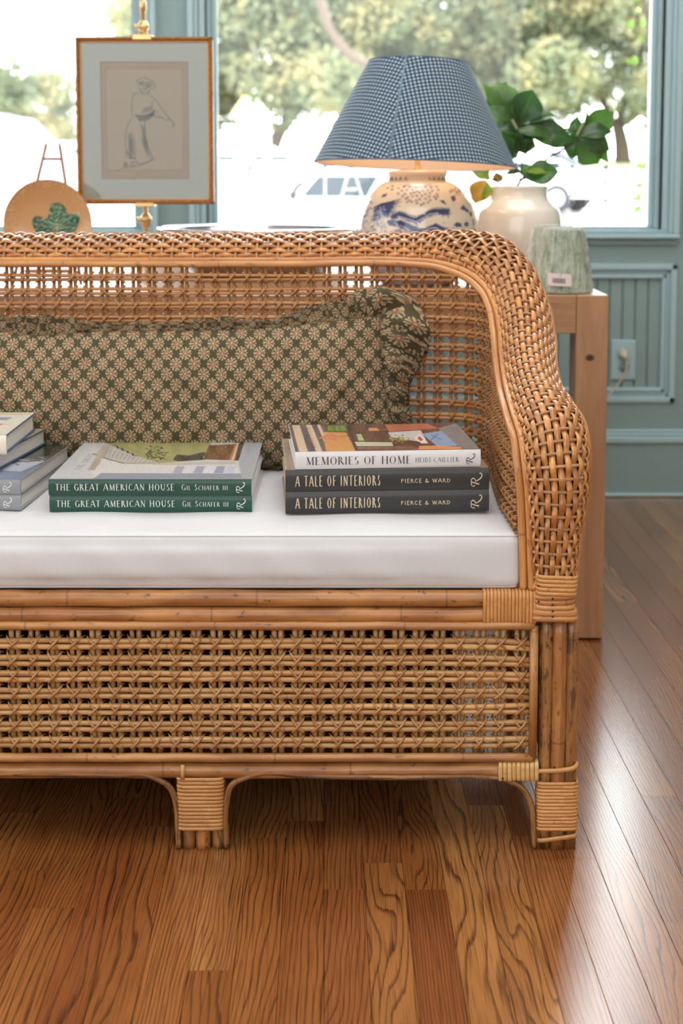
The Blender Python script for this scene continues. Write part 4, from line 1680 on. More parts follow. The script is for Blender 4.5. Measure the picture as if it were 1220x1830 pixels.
e0, e1 = PZ(12, 812, z3), PZ(57, 742, z3 + .030)
ang = math.atan2(e1[1] - e0[1], e1[0] - e0[0]) - PI / 2
org = np.array([e0[0] - Lb * math.cos(ang), e0[1] - Lb * math.sin(ang), z3])
book('cream_book', 'cream-jacketed book with red and blue picture, topmost of the left stack', None, tuple(org), ang, Lb, .215, .030, (236, 230, 216), None, c5, None, (70, 96, 126))

# ------------------------------------------------------------------ pillow
t = NT('block_print_cotton')
uv0 = t.sep(t.coord('UV'))
wx_ = t.noise(t.vec(uv0[0], uv0[1], 0), 22, 2)
wy_ = t.noise(t.vec(uv0[0], uv0[1], 7.0), 22, 2)
uv = [t.f('ADD', uv0[0], t.f('MULTIPLY', t.f('SUBTRACT', wx_, .5), .009)), t.f('ADD', uv0[1], t.f('MULTIPLY', t.f('SUBTRACT', wy_, .5), .009))]
HC, HR = .0312, .0175
rd = []
for ox, oy in ((0, 0), (HC / 2, HR)):
    a = t.f('SUBTRACT', t.f('MULTIPLY', t.f('FRACT', t.f('DIVIDE', t.f('ADD', uv[0], ox), HC)), HC), HC / 2)
    b = t.f('SUBTRACT', t.f('MULTIPLY', t.f('FRACT', t.f('DIVIDE', t.f('ADD', uv[1], oy), 2 * HR)), 2 * HR), HR)
    r = t.f('SQRT', t.f('ADD', t.f('MULTIPLY', a, a), t.f('MULTIPLY', t.f('MULTIPLY', b, b), .82)))
    rd.append((r, a, b))
useA = t.f('LESS_THAN', rd[0][0], rd[1][0])
pick = lambda i: t.f('ADD', t.f('MULTIPLY', useA, rd[0][i]), t.f('MULTIPLY', t.f('SUBTRACT', 1.0, useA), rd[1][i]))
r, aa, bb = pick(0), pick(1), pick(2)
wn_ = t.noise(t.vec(uv[0], uv[1], 0), 420, 2)
r = t.f('ADD', r, t.f('MULTIPLY', t.f('SUBTRACT', wn_, .5), .0022))
th = t.f('ARCTAN2', bb, aa)
pet = t.f('COSINE', t.f('MULTIPLY', th, 14.0))
pet2 = t.f('COSINE', t.f('ADD', t.f('MULTIPLY', th, 4.0), 0.4))
rim = t.f('ADD', .0095, t.f('MULTIPLY', t.f('COSINE', t.f('MULTIPLY', th, 12.0)), .0009))
inside = t.f('LESS_THAN', r, rim)
base = t.mix(t.noise(t.vec(uv[0], uv[1], 0), 30, 2), srgb(86, 76, 50), srgb(70, 62, 42))
petal = t.f('MULTIPLY', inside, t.f('ADD', .72, t.f('MULTIPLY', t.f('COSINE', t.f('MULTIPLY', th, 12.0)), .28)))
c = t.mix(petal, base, srgb(186, 164, 128))
blue = t.f('MULTIPLY', t.f('MULTIPLY', t.f('LESS_THAN', r, .0086), t.f('GREATER_THAN', r, .0044)), t.f('GREATER_THAN', t.f('COSINE', t.f('MULTIPLY', th, 7.0)), .45))
c = t.mix(t.f('MULTIPLY', blue, .85), c, srgb(40, 42, 54))
redm = t.f('MULTIPLY', t.f('LESS_THAN', r, .0042), t.f('GREATER_THAN', r, .0012))
c = t.mix(t.f('MULTIPLY', redm, t.f('ADD', .30, t.f('MULTIPLY', t.f('GREATER_THAN', pet, -.2), .45))), c, srgb(138, 48, 42))
c = t.mix(t.f('LESS_THAN', r, .0014), c, srgb(206, 170, 130))
t.set(Base_Color=c, Roughness=.9)
t.bump(t.noise(t.vec(uv[0], uv[1], 0), 1200, 2), .25, .0006)
M['print'] = t.m

PX0, PX1 = -.80, .083
pillow = thing('lumbar_pillow', ((PX0 + PX1) / 2, 2.40, CTOP), 'long olive block-print floral pillow with ruffled edge leaning on settee back', 'pillow')
nu, nvv = 220, 70
cxp, hw, hh = (PX0 + PX1) / 2, (PX1 - PX0) / 2, .123
pu = np.array([0, .287, .0])                    # filled below


def pillow_pt(a, b, side):
    """a along the length -1..1, b up -1..1, side +1 faces the camera"""
    ca = 1 - .030 * (np.abs(b) ** 2) * 0 - .015 * (1 - b * b)
    x = cxp + hw * a * (1 - .018 * (1 - b * b)) + .016 * (a > .5) * (a - .5) * 2 * (-b)
    up = hh * (b + 1) - .013 * (1 - a ** 2) * b * (b > 0) + .014 * np.clip((a - .35) / .65, 0, 1) ** 1.5 * (b + 1) / 2 - .010 * np.exp(-((a + .38) / .16) ** 2) * (b + 1) / 2 + .006 * np.exp(-((a + .75) / .2) ** 2) * (b + 1) / 2
    th_ = .050 * (np.clip(1 - a ** 4, 0, 1) ** .5) * (np.clip(1 - np.abs(b) ** 2.3, 0, 1) ** .55)
    wr_ = .0038 * np.sin(a * 23 + 3 * np.sin(b * 4)) * (1 - b * b) + .0030 * np.sin(a * 61 + b * 9) * np.clip(np.abs(b) - .3, 0, 1) * (1 - np.abs(b)) * 3
    wr_ = wr_ + .006 * np.exp(-((b - (a - .80) * 3.2) / .12) ** 2) * np.exp(-((a - .80) / .14) ** 2) - .005 * np.exp(-((b - .55 - (a + .15) * 1.6) / .10) ** 2) * np.exp(-((a + .1) / .12) ** 2)
    nrm = th_ * (1.0 if side > 0 else -.4) + wr_ * (side > 0) * (th_ > .004)
    ty, tz = .16, .987                            # lean
    y = 2.468 + up * ty - nrm * tz
    z = CTOP + .004 + up * tz + nrm * -ty * .9 * (-1)
    z = np.maximum(z, CTOP + .001)
    return np.stack([x, y, z], -1), np.stack([x, up * 1.0], -1)


def eased(n):
    e = np.linspace(-1, 1, n)
    return np.sign(e) * (1 - (1 - np.abs(e)) ** 1.35)


A_, B_ = np.meshgrid(eased(nu), eased(nvv), indexing='ij')
g = Geo()
for side in (1, -1):
    V, U = pillow_pt(A_, B_, side)
    grid(g, V, U=U, flip=(side < 0))
body_o = g.build('pillow_body', M['print'], pillow)
# ruffle: two layers round the whole edge
peri = []
for a in np.linspace(-1, 1, 240):
    peri.append((a, 1.0))
for b in np.linspace(1, -1, 90)[1:]:
    peri.append((1.0, b))
for a in np.linspace(1, -1, 240)[1:]:
    peri.append((a, -1.0))
for b in np.linspace(-1, 1, 90)[1:-1]:
    peri.append((-1.0, b))
peri = np.array(peri)
E, _ = pillow_pt(peri[:, 0], peri[:, 1], 1)
Ls = np.concatenate([[0], np.cumsum(np.linalg.norm(np.diff(E, axis=0), axis=1))])
NN = 1900
sl = np.linspace(0, Ls[-1], NN)
Ed = np.stack([np.interp(sl, Ls, E[:, c]) for c in range(3)], 1)
pa, pb = np.interp(sl, Ls, peri[:, 0]), np.interp(sl, Ls, peri[:, 1])
tg = unit(np.gradient(Ed, axis=0))
tilt_n = np.array([0, -.987, .16])
outw = unit(np.cross(tg, tilt_n))
if outw[100, 2] < 0:
    outw = -outw
kern = np.hanning(61)
kern /= kern.sum()
outw = unit(np.stack([np.convolve(np.pad(outw[:, c], 30, 'wrap'), kern, 'valid') for c in range(3)], 1))
lowf = np.sin(sl * 9.1) + .6 * np.sin(sl * 23.7 + 1) + .4 * np.sin(sl * 41 + 2)
corner = np.exp(-((pa - 1) / .10) ** 2) * np.exp(-((pb - 1) / .8) ** 2)
for layer in (0, 1):
    lam = .043 + .007 * layer
    ph = 2 * PI * sl / lam + 1.2 * lowf + layer * 2
    wd = .029 + .013 * lowf / 1.6 + .044 * corner + .005 * layer
    wd = wd * (1 - .85 * ((pb < -.95) & (np.abs(pa) < .97)))
    q_ = np.linspace(0, 1, 9)
    V = np.zeros((NN, 9, 3))
    for i, w_ in enumerate(q_):
        amp = (.0025 + .0200 * w_ ** .8) * (1 + .25 * np.sin(sl * 23))
        curl = tilt_n * (np.sin(ph) * amp)[:, None] + tg * (np.sin(2 * ph + .5) * amp * .22)[:, None]
        drop = np.array([0, .0, -1.0]) * (w_ ** 2 * .010 * (1 + corner * 2.2))[:, None]
        fwd = tilt_n * ((.004 - .010 * layer) * w_ + .020 * corner * np.sin(PI * w_))[:, None]
        V[:, i] = Ed + outw * (wd * w_)[:, None] + curl + drop + fwd
    V[..., 2] = np.maximum(V[..., 2], CTOP + .0015)
    g = Geo()
    U = np.stack([np.broadcast_to(sl[:, None] * 1.25, (NN, 9)), np.broadcast_to(q_[None] * .045 + layer * .3, (NN, 9))], -1)
    grid(g, V, U=U)
    g.build('ruffle', M['print'], pillow)
g = Geo()
tube(g, Ed[::8] + outw[::8] * .001, .0022, 6, closed=True)
g.build('piping', M['print'], pillow)

# ------------------------------------------------------------------ blue and white jar lamp
LY = 3.29
lamp = thing('table_lamp', (P(745, 500, LY)[0], LY, TZ), 'blue and white ceramic jar lamp with blue gingham cone shade', 'lamp')
jx = P(745, 400, LY)[0]
zof = lambda py: P(745, py, LY)[2]
sc = P(745 + 100, 400, LY)[0] - jx                    # metres per 100 px
rof = lambda r: r * sc / 100
prof = [(rof(a), zof(b)) for a, b in ((0, 508), (62, 507), (66, 504), (74, 494), (92, 470), (104, 445), (108.5, 422), (108, 400), (103, 378), (92, 354), (78, 338), (62, 327), (52, 323))]
kp = np.array([[r, z, 0] for r, z in prof])
pp = smooth_path(kp[1:], .0016)[:, :2]
pp = np.concatenate([[[0.0, pp[0, 1]]], pp])
JW, JH = 560, 330
jc = Canvas(JW, JH, (226, 212, 194))                  # canvas px = half of the zoomed view (x 80..1200, y 120..780)
J = lambda pts: [((x - 60) / 2, (y - 120) / 2) for x, y in pts]
NAVY, MIDB, PALEB = (38, 52, 104), (74, 88, 138), (134, 144, 178)
jr = random.Random(8)
# cluster of berries
for i in range(11):
    for k in range(10):
        x, y = 350 + k * 44 + (i % 2) * 22 + jr.uniform(-11, 11), 262 + i * 16 * 1.6 + jr.uniform(-8, 8)
        inside = ((x - 610) / 190) ** 2 + ((y - 315) / 95) ** 2 < 1 or (x < 560 and 240 < y < 262 + (x - 300) * .25)
        if inside and y < 420:
            (cx, cy), = J([(x, y)])
            jc.dot(cx, cy, 8.5, 7.6, (164, 150, 156), .8, .3)
            jc.dot(cx, cy, 7.0, 6.0, (222, 213, 200), 1, .3)
            jc.dot(cx, cy + 1, 5.6, 4.2, jr.choice([(84, 74, 96), (96, 84, 100), (66, 64, 96)]), 1, .3)
for pts in ([(285, 355), (300, 325), (345, 312), (330, 340)], [(770, 370), (815, 375), (838, 412), (800, 400)], [(875, 340), (915, 335), (920, 365), (898, 390), (878, 368)]):
    jc.poly(J(pts), (72, 70, 104))
for i in range(34):
    a = jr.uniform(0, 2 * PI)
    x, y = 930 + 70 * math.cos(a) * jr.random(), 300 + 42 * math.sin(a) * jr.random()
    (cx, cy), = J([(x, y)])
    jc.dot(cx, cy, 4.5, 3.8, (110, 98, 112), .9, .4)
# wing: fan of long quills
for i in range(13):
    y0 = 352 + i * 13
    jc.poly(J([(225, 430 + i * 9), (285, 400 + i * 7), (480 - i * 10 + (i % 3) * 8, y0 - 2 + i * 2), (300, 416 + i * 8)]), NAVY if i % 2 else (52, 70, 126))
jc.poly(J([(225, 430), (300, 395), (335, 430), (330, 500), (270, 530), (215, 560)]), (48, 62, 116), .92)
for i in range(60):
    x, y = jr.uniform(205, 320), jr.uniform(430, 660)
    (cx, cy), = J([(x, y)])
    jc.dot(cx, cy, 5.5, 4.8, NAVY, .75, .25)
    jc.dot(cx, cy, 3.4, 2.8, (214, 210, 212), .95, .3)
# dragon-like upper tail
up_ = [(380, 515), (440, 490), (500, 520), (570, 545), (620, 520), (680, 480), (740, 468), (800, 472), (850, 470)]
jc.line(J(up_), [18, 20, 20, 20, 18, 16, 13, 10, 7], NAVY)
for i in range(26):
    f = i / 25 * (len(up_) - 1.001)
    a, b = up_[int(f)], up_[int(f) + 1]
    x, y = a[0] + (b[0] - a[0]) * (f % 1), a[1] + (b[1] - a[1]) * (f % 1)
    jc.poly(J([(x - 12, y - 8), (x + 14, y - 8), (x + 6, y - 38 - jr.uniform(0, 10))]), NAVY)
    jc.poly(J([(x - 10, y + 8), (x + 12, y + 8), (x - 4, y + 34 + jr.uniform(0, 8))]), (52, 66, 120))
jc.line(J([(420, 505), (500, 530), (575, 552), (625, 528), (690, 486), (760, 478)]), 3.0, (206, 208, 220))
for e in ((870, 452), (885, 480), (868, 500), (850, 520), (832, 448)):
    jc.line(J([(800, 476), (840, 470), e]), [6, 4, 2], NAVY)
# lower body
lo = [(360, 560), (440, 570), (520, 600), (600, 640), (680, 640), (760, 620), (830, 640), (910, 668)]
jc.line(J(lo), [20, 30, 32, 30, 36, 38, 30, 16], NAVY)
jc.poly(J([(640, 610), (740, 560), (830, 610), (920, 640), (925, 690), (840, 695), (700, 680)]), NAVY)
jc.line(J([(440, 580), (480, 600), (550, 640), (640, 636), (680, 606), (740, 604), (800, 640)]), 3.4, (196, 200, 216))
jc.line(J([(400, 560), (430, 590), (450, 630)]), 5, (180, 186, 206))
for i in range(26):
    x, y = jr.uniform(330, 900), jr.uniform(560, 690)
    (cx, cy), = J([(x, y)])
    jc.dot(cx, cy, jr.uniform(5, 10), jr.uniform(3, 6), MIDB, .55, .4)
for i in range(15):
    x = 350 + i * 38
    jc.line(J([(x, 690), (x + 26, 640 - jr.uniform(0, 20))]), 5, (50, 64, 118))
# sprigs to the right
for pts in ([(955, 450), (985, 410), (1040, 470), (1030, 482), (990, 462)], [(895, 580), (925, 555), (968, 572), (965, 600), (920, 602)], [(985, 575), (1010, 552), (1034, 570), (1026, 598), (998, 596)],
            [(1040, 485), (1060, 470), (1070, 500), (1052, 520)], [(1070, 540), (1090, 530), (1098, 580), (1080, 600)], [(1085, 620), (1100, 610), (1108, 660), (1092, 670)]):
    jc.poly(J(pts), (52, 62, 104))
jc.line(J([(968, 600), (985, 610), (1000, 660)]), 2.5, (66, 70, 108))
for i in range(16):
    (cx, cy), = J([(jr.uniform(975, 1060), jr.uniform(630, 720))])
    jc.dot(cx, cy, 6.5, 6, (60, 66, 104), .9, .3)
    jc.dot(cx + .8, cy - .8, 3.4, 3, (190, 190, 196), .7, .4)
for i in range(50):
    (cx, cy), = J([(jr.uniform(90, 215), jr.uniform(380, 700))])
    jc.line([(cx, cy), (cx + jr.uniform(-10, 10), cy - jr.uniform(4, 22))], jr.uniform(2, 6), jr.choice([NAVY, (74, 88, 138), (110, 122, 164)]), .8)
for i in range(7):
    x = 300 + i * 62
    jc.line(J([(x, 250 + (i % 2) * 6), (x + 30, 240)]), 3, (150, 128, 116), .7)
kk = 300
aa_ = np.linspace(0, 2 * PI, kk + 1)
Xz = 610 + (pp[:, :1] / sc * 100 * 4.88) * np.sin(aa_)[None] * np.where(np.cos(aa_) < 0, -1, 1)[None]
pyz = (np.interp(pp[:, 1], [p[1] for p in prof][::-1][::-1] if prof[0][1] < prof[-1][1] else [p[1] for p in prof][::-1], [b for b in (508, 507, 504, 494, 470, 445, 422, 400, 378, 354, 338, 327, 323)]) - 280) * 4.88
ix = np.clip(((Xz - 60) / 2).astype(int), 0, JW - 1)
iy = np.clip(np.broadcast_to(((pyz[:, None] - 120) / 2), Xz.shape).astype(int), 0, JH - 1)
col = jc.a[iy, ix]
blank = np.broadcast_to(pyz[:, None] > 700, Xz.shape)
col = np.where(blank[..., None], np.array(srgb(70, 84, 136)[:3]) * .5 + np.array(srgb(222, 213, 200)[:3]) * .5, col)
M['ceramic'] = painted('glazed_painted_ceramic', .18, .8)
g = Geo()
lathe(g, pp, (jx, LY, 0), kk, C=np.concatenate([col, np.ones(col.shape[:2] + (1,))], 2).reshape(-1, 4))
g.build('jar', M['ceramic'], lamp, color=True)
M['lid'] = plain('glazed_rim', srgb(226, 204, 180), .3, Coat_Weight=.5)
g = Geo()
lathe(g, [(rof(50), zof(327)), (rof(52), zof(322)), (rof(51), zof(316)), (rof(53), zof(313)), (rof(52.5), zof(307)), (rof(46), zof(304.5)), (0, zof(304))], (jx, LY, 0), 64)
lid = g.build('jar_rim', M['lid'], lamp)
g = Geo()
for i in range(26):
    a = -1.3 + i * .1
    r = rof(52.4)
    p0 = (jx + r * math.sin(a), LY - r * math.cos(a), zof(322.5))
    p1 = (jx + r * math.sin(a + .05 * (-1) ** i), LY - r * math.cos(a + .05 * (-1) ** i), zof(316.5))
    if abs(a) > .35:
        tube(g, [p0, p1], .0007, 4)
g.build('rim_pattern', plain('rim_brushwork', srgb(60, 66, 96), .4), lid)
M['brass'] = plain('brass', srgb(226, 196, 142), .34, .85)
tx, ty_ = math.radians(-2.4), math.radians(2.0)        # the shade sits a little askew
hx_ = P(741, 296, LY)
Rb, Rt = rof(180.5), rof(89)
zb_, zt_ = P(741, 295, LY)[2], P(741, 111, LY)[2]
g = Geo()
lathe(g, [(.009, zof(304)), (.0095, zof(301)), (.006, zof(299.5)), (.0062, zof(285)), (.012, zof(284)), (.012, zof(250)), (.008, zof(245))], (jx, LY, 0), 24)
g.build('lamp_neck', M['brass'], lamp)
t = NT('gingham_cotton')
uv = t.sep(t.coord('UV'))
pg = .0088
fu, fv = t.f('FRACT', t.f('DIVIDE', uv[0], pg)), t.f('FRACT', t.f('DIVIDE', uv[1], pg))
iu, iv = t.f('GREATER_THAN', fu, .44), t.f('GREATER_THAN', fv, .44)
fade = t.noise(t.vec(t.f('MULTIPLY', uv[0], 60.0), t.f('MULTIPLY', uv[1], 3.0), 0), 1.0, 2)
fade2 = t.noise(t.vec(t.f('MULTIPLY', uv[0], 4.0), t.f('MULTIPLY', uv[1], 70.0), 0), 1.0, 2)
c0 = srgb(198, 212, 208)
c1_ = t.mix(t.f('MULTIPLY', t.f('ADD', fade, fade2), .5), srgb(42, 72, 104), srgb(72, 102, 130))
c2_ = srgb(20, 42, 74)
s_ = t.f('ADD', iu, iv)
c = t.mix(t.f('GREATER_THAN', s_, .5), c0, c1_)
c = t.mix(t.f('GREATER_THAN', s_, 1.5), c, c2_)
c = t.mix(t.f('MULTIPLY', t.f('LESS_THAN', t.f('ABSOLUTE', uv[0]), .0009), 0.0), c, c0)
t.set(Base_Color=c, Roughness=.85)
t.bump(t.noise(t.vec(t.f('MULTIPLY', uv[0], 900.0), t.f('MULTIPLY', uv[1], 900.0), 0), 1.0, 1), .15, .0004)
M['gingham'] = t.m
al = math.atan2(Rb - Rt, zt_ - zb_)
sa = math.sin(al)


def shade_pts(R_, z_, a, dr=0.0):
    zc0 = zb_
    V = np.stack([(R_ + dr) * np.sin(a), -(R_ + dr) * np.cos(a), z_ - zc0 + 0 * a], -1)
    Rm = Matrix.Rotation(ty_, 3, 'Y') @ Matrix.Rotation(tx, 3, 'X')
    Rm = np.array(Rm)
    return V @ Rm.T + np.array([hx_[0], LY, zc0])


aS = np.linspace(-PI, PI, 161)
sV, sU, sI = [], [], []
for q in np.linspace(0, 1, 14):
    R_ = Rb + (Rt - Rb) * q
    z_ = zb_ + (zt_ - zb_) * q
    aa2 = aS
    sV.append(shade_pts(R_, z_ + 0 * aa2, aa2))
    rho = R_ / sa
    seam = -.30
    d = np.where(aa2 > seam, aa2 - .45, aa2 + 1.1)
    sU.append(np.stack([rho * np.sin(d * sa), -rho * np.cos(d * sa)], -1))
    sI.append(shade_pts(R_, z_ + 0 * aa2, aa2, -.0025))
g = Geo()
grid(g, np.array(sV), U=np.array(sU), flip=False)
shade_o = g.build('lamp_shade', M['gingham'], lamp)
shade_o['label'] = 'navy and white gingham cone shade'
M['lining_w'] = plain('warm_white_lining', srgb(246, 226, 206), .8)
g = Geo()
grid(g, np.array(sI), flip=True)
g.build('shade_lining', M['lining_w'], shade_o)
M['tape'] = plain('blue_hem_tape', srgb(74, 100, 128), .8)
g = Geo()
for R_, z_ in ((Rb, zb_), (Rt, zt_)):
    tube(g, shade_pts(R_ - .001, z_ + 0 * aS[:-1], aS[:-1]), .0017, 6, closed=True)
g.build('hem_tape', M['tape'], shade_o)
g = Geo()
a1 = np.array([-.30, -.30])
q0, q1 = shade_pts(Rb + .0006, zb_ + 0 * a1, a1)[0], shade_pts(Rt + .0006, zt_ + 0 * a1, a1)[0]
tube(g, [q0, (q0 + q1) / 2, q1], None, 6, flat=(.0018, .0005), nrm=np.array([-.3, -1, 0]))
g.build('seam', plain('shade_seam', srgb(118, 142, 160), .85), shade_o)
bulb = NT('lit_bulb')
bulb.set(Base_Color=(1, .9, .75, 1), Emission_Color=(1.0, .72, .42, 1), Emission_Strength=14.0)
g = Geo()
zb0 = zof(245)
lathe(g, [(.010, zb0), (.016, zb0 + .012), (.028, zb0 + .034), (.030, zb0 + .052), (.022, zb0 + .070), (0, zb0 + .078)], (jx, LY, 0), 24)
g.build('bulb', bulb.m, lamp)
pl_ = bpy.data.lights.new('lamp_light', 'POINT')
pl_.energy, pl_.color, pl_.shadow_soft_size = 3.0, (1.0, .76, .54), .03
lo_ = bpy.data.objects.new('lamp_light', pl_)
lo_.location = (jx, LY, zof(205))
SC.collection.objects.link(lo_)

# ------------------------------------------------------------------ white vase with magnolia
VY = 3.50
vx = P(925, 400, VY)[0]
scv = (P(1025, 400, VY)[0] - vx) / 100
zv = lambda py: P(925, py, VY)[2]
vase = thing('white_vase', (vx, VY, TZ), 'large white glazed vase behind the gingham lamp, holding leafy branches', 'vase')
vp = [(58, 0), (60, 2), (66, 20), (74, 60), (77.5, 110), (77.5, 402), (76, 388), (72, 374), (62, 364), (55, 357), (52, 350), (51.5, 340), (52, 333), (50, 331), (47, 333), (46, 345), (48, 360), (60, 380), (66, 420)]
kv = []
for r, q in vp:
    if q == 0:
        z = TZ
    elif q < 200:
        z = TZ + (zv(402) - TZ) * q / 180
    else:
        z = zv(q)
    kv.append([r * scv, z, 0])
kv = np.array(kv)
vprof = smooth_path(kv, .003)[:, :2]
M['vase'] = plain('white_glaze', srgb(232, 226, 216), .16, var=.03, Coat_Weight=.8, Coat_Roughness=.05)
g = Geo()
lathe(g, np.concatenate([[[0.0, TZ + .0002]], vprof]), (vx, VY, 0), 72)
g.build('vase_body', M['vase'], vase)
branch = thing('magnolia_branches', (vx, VY, zv(340)), 'glossy green magnolia branches arranged in the white vase', 'branches')
t = NT('magnolia_leaf')
uv = t.sep(t.coord('UV'))
vein = t.f('ABSOLUTE', t.f('SUBTRACT', uv[0], .5))
side_v = t.f('POWER', t.f('ABSOLUTE', t.f('SINE', t.f('MULTIPLY', t.f('SUBTRACT', uv[1], t.f('MULTIPLY', vein, .7)), 30.0))), 14.0)
rn = t.rnd()
c = t.mix(rn, srgb(40, 82, 42), srgb(88, 126, 60))
c = t.mix(t.f('MULTIPLY', side_v, .22), c, srgb(112, 142, 84))
c = t.mix(t.f('MULTIPLY', t.f('SUBTRACT', 1.0, t.ss(vein, .006, .022)), .55), c, srgb(112, 140, 82))
t.set(Base_Color=c, Roughness=.32, Coat_Weight=.3, Coat_Roughness=.2)
sh = t.n('ShaderNodeBsdfTranslucent')
t.put(sh.inputs[0], t.mix(1.0, c, (.7, 1.0, .35, 1), 'MULTIPLY'))
mx = t.n('ShaderNodeMixShader')
mx.inputs[0].default_value = .34
t.t.links.new(t.p.outputs[0], mx.inputs[1])
t.t.links.new(sh.outputs[0], mx.inputs[2])
t.t.links.new(mx.outputs[0], t.t.nodes['Material Output'].inputs[0])
M['leaf'] = t.m
M['leaf_y'] = plain('yellowing_leaf', srgb(186, 150, 58), .4, var=.2, bscale=300)
M['leaf_l'] = plain('light_green_leaf', srgb(142, 168, 62), .4, var=.15, bscale=300)
M['twig'] = plain('brown_twig', srgb(92, 68, 58), .6)


def leaf(b, tpt, w, dy0=0.0, dy1=0.0, nrm=(0, -1, .2), mat='leaf', curl=.12, fold=.18, wave=.04):
    B3, T3 = P(b[0], b[1], VY + dy0), P(tpt[0], tpt[1], VY + dy1)
    ax = T3 - B3
    L_ = np.linalg.norm(ax)
    ax = ax / L_
    n = np.array(nrm, float)
    n = unit(n - ax * np.dot(n, ax))
    s_ = np.cross(ax, n)
    W = w * scv / 2 * 1.36
    nl, nw = 15, 9
    V = np.zeros((nl, nw, 3))
    U = np.zeros((nl, nw, 2))
    ph = random.random() * 6
    for i in range(nl):
        q = i / (nl - 1)
        wd = W * (math.sin(PI * min(1, q ** .88)) ** .92) * (1.0 + .35 * math.sin(PI * q) * (q - .4))
        if i in (0, nl - 1):
            wd = .0006
        c = B3 + ax * (q * L_) + n * (L_ * curl * math.sin(PI * q * .9) - L_ * curl * .6 * q * q)
        for j in range(nw):
            e = j / (nw - 1) * 2 - 1
            V[i, j] = c + s_ * (e * wd) + n * (abs(e) ** 1.3 * wd * fold + wave * wd * 2 * math.sin(q * 9 + e * 3 + ph) * abs(e))
            U[i, j] = (j / (nw - 1), q)
    g = Geo()
    grid(g, V, U=U)
    return g.build('leaf', M[mat], branch)


LV_ = [((908, 208), (888, 146), 40, .02, .03, (.1, -1, .1)), ((896, 212), (864, 150), 26, .05, .04, (.6, -.8, .2)), ((886, 200), (903, 146), 34, .06, .05, (-.3, -1, .0)),
       ((927, 218), (952, 160), 42, -.02, -.01, (.15, -1, .0)), ((925, 214), (922, 172), 32, .0, .02, (-.7, -.7, 0)), ((940, 215), (968, 184), 26, .03, .02, (.2, -.8, .4)),
       ((930, 224), (1000, 208), 26, -.01, .0, (.0, -.5, .9)), ((928, 222), (983, 204), 20, .01, .01, (.1, -.4, .9)), ((932, 226), (1001, 226), 26, .02, .02, (0, -.9, .4)),
       ((922, 230), (866, 190), 26, .0, .0, (-.2, -.8, .4)), ((925, 234), (886, 230), 22, -.02, -.03, (0, -.8, .6)), ((926, 232), (1000, 262), 30, -.03, -.02, (.05, -.8, .7)),
       ((932, 234), (1028, 252), 34, .0, -.01, (.0, -.9, .45)), ((926, 236), (976, 244), 18, -.05, -.04, (0, -.7, .7)), ((928, 240), (940, 276), 26, .01, .01, (.2, -1, 0)),
       ((922, 240), (896, 262), 28, .03, .03, (-.3, -1, .1)), ((918, 246), (905, 292), 28, .05, .05, (-.4, -1, .1)), ((908, 262), (905, 288), 22, .0, .0, (-.5, -1, 0)), ((876, 208), (880, 252), 24, .06, .05, (-.3, -1, 0)),
       ((900, 226), (872, 170), 30, .07, .07, (-.3, -1, .1)), ((915, 250), (958, 262), 30, .04, .04, (.1, -1, .2)),
       ((904, 240), (952, 214), 30, .03, .03, (.1, -1, .3)), ((912, 226), (944, 192), 34, .05, .05, (0, -1, .1)), ((955, 232), (1012, 262), 30, .04, .04, (.1, -1, .4)), ((1018, 240), (1056, 252), 26, .04, .04, (0, -1, .1)), ((900, 250), (934, 262), 30, .06, .06, (0, -1, .1)),
       ((1035, 248), (1070, 292), 46, -.01, .0, (.1, -1, .2)), ((1036, 246), (1090, 268), 34, .01, .01, (.2, -.9, .3)), ((1036, 244), (1094, 234), 28, -.02, .0, (.1, -.7, .7)),
       ((1040, 238), (1098, 200), 34, .02, .03, (.2, -1, .1)), ((1030, 246), (1020, 284), 26, .02, .02, (-.2, -1, .1)), ((1031, 240), (996, 232), 11, .02, .02, (0, -.4, 1)),
       ((1034, 236), (1050, 191), 11, .03, .03, (.8, -.6, 0)), ((1030, 240), (1032, 208), 20, .04, .03, (-.6, -.8, 0)), ((1030, 244), (1028, 218), 22, .0, .0, (-.3, -1, 0)), ((1040, 240), (1088, 290), 22, .03, .03, (.4, -.9, 0)),
       ((938, 318), (998, 306), 36, -.02, -.02, (0, -.9, .5)), ((932, 314), (952, 296), 20, .0, .0, (-.2, -.9, .4)), ((936, 310), (900, 312), 14, .0, .0, (0, -.5, .9)), ((926, 322), (965, 322), 10, .02, .02, (0, -.5, .9))]
for b, tp_, w, d0, d1, n_ in LV_:
    leaf(b, tp_, w, d0, d1, n_)
leaf((942, 308), (976, 309), 14, -.03, -.03, (0, -.6, .8), 'leaf_l')
leaf((868, 322), (848, 364), 30, -.01, -.02, (-.2, -1, .1), 'leaf_y', fold=.3)
leaf((872, 326), (862, 360), 16, -.03, -.03, (.5, -.9, .1), 'leaf_l', fold=.3)
leaf((876, 318), (842, 306), 16, .0, .0, (0, -.9, .4), 'leaf_l')
leaf((900, 316), (878, 322), 14, .02, .02, (0, -.9, .4), 'leaf_y')
leaf((926, 304), (900, 300), 10, .02, .02, (0, -.6, .8), 'leaf_l')
